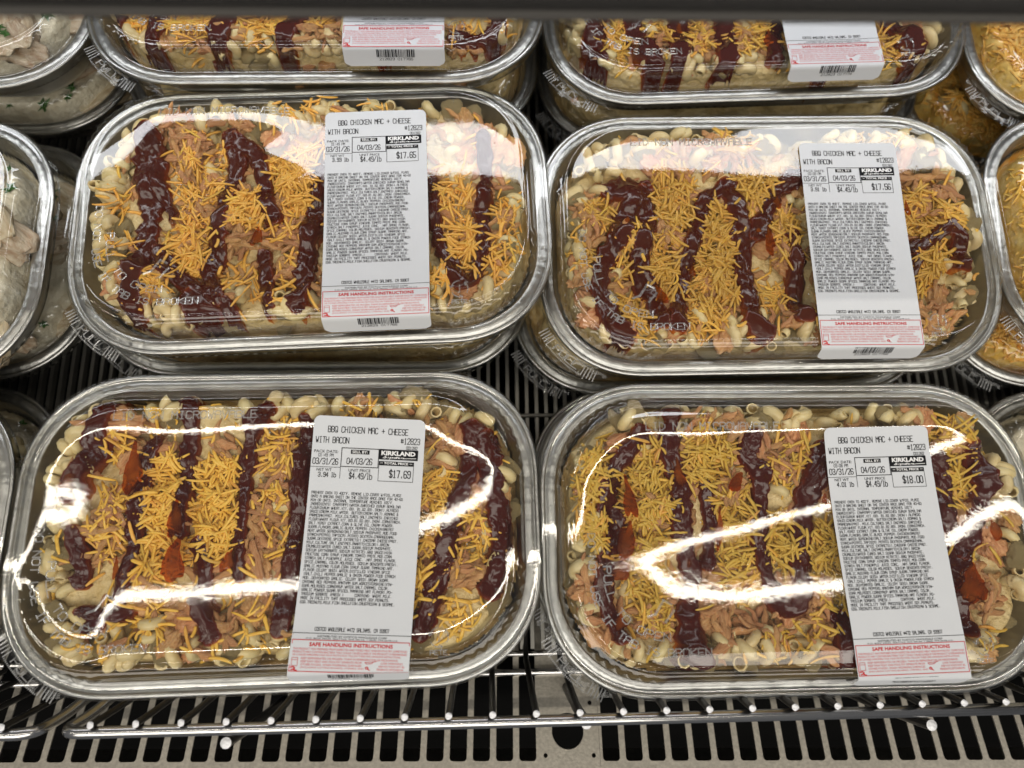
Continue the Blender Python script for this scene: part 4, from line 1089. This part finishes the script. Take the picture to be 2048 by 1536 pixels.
simple_tray((.5340, .2268, .104), -1.4, 'yellow cheese topped macaroni tray at the right edge, middle row', gr, 'mac', 35, window=(-.165, -.06, -.1, .1))
simple_tray((-.4537, .4411, .058), .1, 'shaded lower tray under the creamy chicken tray in the top left corner', gl, 'chicken', 36, window=(.03, .165, -.1, .0))
simple_tray((-.4673, .2418, .046), .1, 'shaded lower tray under the creamy chicken tray at the left edge', gl, 'chicken', 37, window=(.03, .165, -.1, .1))
simple_tray((-.4758, .0396, .038), .1, 'shaded lower tray at the left edge behind the front row corner', gl, 'chicken', 38, window=(.05, .165, -.1, .1))
simple_tray((.5307, .4247, .038), 0., 'shaded lower tray under the grated cheese tray in the top right corner', gr, 'mac', 39, window=(-.165, -.03, -.1, .03))
simple_tray((.5256, .2289, .042), -.2, 'shaded lower tray under the cheese topped macaroni tray at the right edge', gr, 'mac', 40, window=(-.165, -.05, -.1, .03))
simple_tray((.5283, .0273, .040), 0., 'shaded tray at the right edge behind the $18.00 tray', gr, 'chicken', 41, window=(-.165, -.05, 0, .1))
simple_tray((-.1332, .0320, .039), .3, 'lower tray hidden under the $17.69 tray', gb, 'bbq', 42, False)
simple_tray((.1972, .0337, .035), -.2, 'lower tray peeking out left behind the $18.00 tray', gb, 'bbq', 43, False)
simple_tray((-.1330, .2425, .050), -.2, 'shaded lower tray with a dull rim below the $17.65 tray front', gb, 'bbq', 44, True, (-.165, .165, -.1, -.05))
simple_tray((.1852, .2272, .041), -.1, 'shaded lower tray showing its rim below the $17.56 tray', gb, 'bbq', 45, True, (-.165, -.1, -.1, .1))
simple_tray((-.1230, .4317, .069), -.1, 'dark lower tray under the blurred back left barbecue tray', gb, 'bbq', 46, True, (.08, .165, -.1, .05))
simple_tray((.2095, .4386, .047), .2, 'dark lower tray under the blurred back right barbecue tray', gb, 'bbq', 47, True, (-.165, -.08, -.1, .05))
for r_ in ROOTS:
    n = r_.matrix_world.to_3x3() @ Vector((0, 0, 1))
    r_.matrix_world = Matrix.Translation(n * -.0416) @ r_.matrix_world
    for c in r_.children: c.location.z += .0416

# ------------------------------------------------------------------ wire rack with its front fence
def rack(name, x0, x1, label, first=None):
    root = empty(name); root.location = (0, 0, 0)
    tag(root, label, 'wire rack', 'wire racks')
    BZ, BY, BR = .1075, -.0880, .0034
    path = []
    if x0 is not None: path += [(x0, -.060, -.012), (x0, BY + .004, BZ - .03), (x0, BY, BZ)]
    else: path += [(x1 - .8, BY, BZ)]
    if x1 is not None and x0 is None: path += [(x1, BY, BZ), (x1, BY + .004, BZ - .03), (x1, -.060, -.012)]
    else: path += [(x1, BY, BZ)]
    v, f = tube(fillet_path(path, .012, 8), BR, 12)
    mesh_obj('front_bar', v, f, M['chrome'], root)
    xs = []
    x = first
    hi = (x1 - .012) if x0 is None else x1
    while x < hi: xs.append(x); x += .02575
    fm = None
    for x in xs:
        if fm is None:
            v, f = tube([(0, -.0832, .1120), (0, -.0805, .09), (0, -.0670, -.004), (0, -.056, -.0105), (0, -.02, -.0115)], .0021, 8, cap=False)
            fm = raw_mesh('fence_wire', v, f, M['darkwire'])
            n = 10
            cm = raw_mesh('cut_end', [(.0021 * math.cos(a) , -.0832 + .0021 * math.sin(a), .1122 + .0005 * math.cos(3 * a)) for a in [6.283 * k / n for k in range(n)]] + [(0, -.0832, .1131)], [(k, (k + 1) % n, n) for k in range(n)], M['cut'])
        w = link('fence_wire', fm, root, Matrix.Translation((x, 0, 0)))
        link('cut_end', cm, w)
    lo, hi = (x0 if x0 is not None else x1 - .8), (x1 if x0 is not None else x1)
    for (y, z, r) in ((-.0775, -.0165, .0028), (-.0640, -.0165, .0022)):
        v, f = tube([(lo, y, z), (hi, y, z)], r, 10); mesh_obj('cross_bar', v, f, M['chrome'], root)
    return root
main = rack('wire_rack', -.2495, .56, 'chrome wire rack under the barbecue trays with white cut wire ends on its front bar', -.2310)
rack('wire_rack', None, -.2655, 'chrome wire rack corner cut off at the lower left edge', -.2655 - .02575 * 12.6)
for px in ((-.157, -.0970), (.0573, -.0915), (.2690, -.0975)):
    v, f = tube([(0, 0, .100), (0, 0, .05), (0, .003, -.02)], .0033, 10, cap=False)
    w = mesh_obj('support_post', v, f, M['darkwire'], main); w.location = (px[0], px[1], 0)
    n = 12
    c = mesh_obj('cut_end', [(.0033 * math.cos(a), .0033 * math.sin(a), .1002) for a in [6.283 * k / n for k in range(n)]] + [(0, 0, .1016)], [(k, (k + 1) % n, n) for k in range(n)], M['cut'], w)
# deck of slats the trays stand on
deck = empty('slatted_deck'); tag(deck, 'dark deck of thin steel slats seen in the gaps between the trays', 'shelf deck')
DZ = -.0090
sv = [(-.0014, -.06, 0), (.0014, -.06, 0), (.0014, .62, 0), (-.0014, .62, 0), (-.0014, -.06, -.006), (.0014, -.06, -.006), (.0014, .62, -.006), (-.0014, .62, -.006)]
sf = [(0, 1, 2, 3), (4, 7, 6, 5), (0, 4, 5, 1), (1, 5, 6, 2), (2, 6, 7, 3), (3, 7, 4, 0)]
sm = raw_mesh('slat', sv, sf, M['slat'], False)
for i in range(150):
    link('slat', sm, deck, Matrix.Translation((-.60 + i * .0080, 0, DZ)))
for y in (.0, .122, .24, .36, .48):
    v, f = tube([(-.62, y, DZ + .0012), (.61, y, DZ + .0012)], .0016, 8); mesh_obj('deck_rod', v, f, M['slat'], deck)

# ------------------------------------------------------------------ slotted steel front panel, sloping down to the back
panel = empty('slotted_panel'); panel.location = (-.08, -.1335, 0); panel.rotation_euler.z = math.radians(-1.3); panel.location += Matrix.Rotation(math.radians(-1.3), 3, 'Z') @ Vector((.08, .1335, 0)); tag(panel, 'sloping stainless steel air grille with long slots and a round hole', 'grille')
SL = math.tan(math.radians(15.4))
Y0, YB = -.1335, -.0300                     # slot ends
def pz(y): return -.002 - (y - Y0) * SL
TH = .0012
def plate(poly_outer, holes):
    """flat sheet (y measured along the slope) with holes, given thickness"""
    bm = bmesh.new(); edges = []
    for lp in [poly_outer] + holes:
        vs = [bm.verts.new((x, y, pz(y))) for x, y in lp]
        edges += [bm.edges.new((vs[i], vs[(i + 1) % len(vs)])) for i in range(len(vs))]
    bmesh.ops.triangle_fill(bm, use_beauty=True, edges=edges)
    bm.normal_update()
    for f_ in bm.faces:
        if f_.normal.z < 0: f_.normal_flip()
    ext = bmesh.ops.extrude_face_region(bm, geom=list(bm.faces))
    for v_ in [g for g in ext['geom'] if isinstance(g, bmesh.types.BMVert)]: v_.co.z -= TH
    bmesh.ops.recalc_face_normals(bm, faces=bm.faces)
    V = [v.co.copy() for v in bm.verts]; bm.verts.index_update(); F = [tuple(v.index for v in f.verts) for f in bm.faces]; bm.free()
    return V, F
def slot(x, w, y0, y1, r=.0024):
    h = w / 2; pts = []
    for (sx, yy, a0) in ((1, y0 + r, -90), (1, y1 - r, 0), (-1, y1 - r, 90), (-1, y0 + r, 180)):
        for k in range(5):
            a = math.radians(a0 + 90 * k / 4); pts.append((x + sx * (h - r) + r * math.cos(a), yy + r * math.sin(a)))
    return pts
def circ(x, y, r, n=40): return [(x + r * math.cos(6.28318 * k / n), y + r * math.sin(6.28318 * k / n)) for k in range(n)]
PIT, SWD = .0169, .0125
def plate_with_slots(x0, x1, nslot, first, extra=()):
    holes = [slot(first + i * PIT, SWD, Y0, YB) for i in range(nslot)] + list(extra)
    return plate([(x0, -.1420), (x1, -.1420), (x1, YB + .012), (x0, YB + .012)], holes)
v, f = plate_with_slots(-.52, .0790, 31, .0262 - 30 * PIT, [circ(.0560, -.1145, .0118), circ(.0392, -.1300, .0015, 14), circ(.0745, -.1300, .0015, 14), circ(.0735, -.0960, .0016, 14)])
mesh_obj('slotted_sheet', v, f, M['steel'], panel, False)
v, f = plate_with_slots(.0792, .56, 28, .0874, [])
mesh_obj('slotted_sheet', v, f, M['steel'], panel, False)
v, f = join([tube([(-.52, -.1430, -.0010), (.56, -.1430, -.0010)], .0020, 8)])
mesh_obj('folded_edge', v, f, M['steel'], panel)
mesh_obj('front_skirt', [(-.52, -.1448, -.001), (.56, -.1448, -.001), (.56, -.1448, -.09), (-.52, -.1448, -.09)], [(0, 1, 2, 3)], M['steel'], panel, False)
# duct below, its shade put into the material colour
bx = [(-.9, -.30, -.16), (.9, -.30, -.16), (.9, .75, -.16), (-.9, .75, -.16)]
o = mesh_obj('case_floor', bx, [(0, 1, 2, 3)], M['dark'], None, False); tag(o, kind='structure')
o = mesh_obj('case_back_wall', [(-.9, .70, -.16), (.9, .70, -.16), (.9, .70, .37), (-.9, .70, .37)], [(0, 1, 2, 3)], M['dark'], None, False); tag(o, kind='structure')

# ------------------------------------------------------------------ upper shelf whose lip crosses the top of the picture
sh = empty('upper_shelf'); sh.location = (0, .163, .38); tag(sh, 'out of focus metal edge of the shelf above, across the top of the picture', 'shelf')
def extrude_x(prof, x0, x1):
    n = len(prof); V = [(x0, a, b) for a, b in prof] + [(x1, a, b) for a, b in prof]
    F = [(i, (i + 1) % n, n + (i + 1) % n, n + i) for i in range(n)] + [tuple(range(n - 1, -1, -1)), tuple(range(n, 2 * n))]
    return V, F
arc = [(.0105 + .0045 * math.cos(math.radians(a)) - .004, .0105 + .0045 * math.sin(math.radians(a))) for a in range(180, 60, -15)]
v, f = extrude_x([(.0022, .0022)] + arc + [(.30, .0150), (.30, .0110), (.012, .0100), (.010, .003)], -.9, .9)
mesh_obj('shelf_pan', v, f, M['shelf'], sh)
v, f = extrude_x([(.0, -.0005), (.0, .0012), (.0012, .0018), (.0085, .0018), (.0085, -.0005)], -.9, .9)
mesh_obj('price_rail', v, f, M['shelf2'], sh, False)
v, f = extrude_x([(.225, -.010), (.225, -.0045), (.285, -.0045), (.285, -.010), (.283, -.010), (.283, -.006), (.227, -.006), (.227, -.010)], -.85, .9)
mesh_obj('lamp_housing', v, f, M['white'], sh, False)

mesh_obj('bounce_panel', [(-.9, .0125, .0060), (.9, .0125, .0060), (.9, .30, .0070), (-.9, .30, .0070), (-.9, .0125, .0084), (.9, .0125, .0084), (.9, .30, .0094), (-.9, .30, .0094)],
         [(3, 2, 1, 0), (4, 5, 6, 7), (0, 1, 5, 4), (2, 3, 7, 6), (1, 2, 6, 5), (3, 0, 4, 7)], M['white'], sh, False)  # added white sheet, bounces light down onto the trays
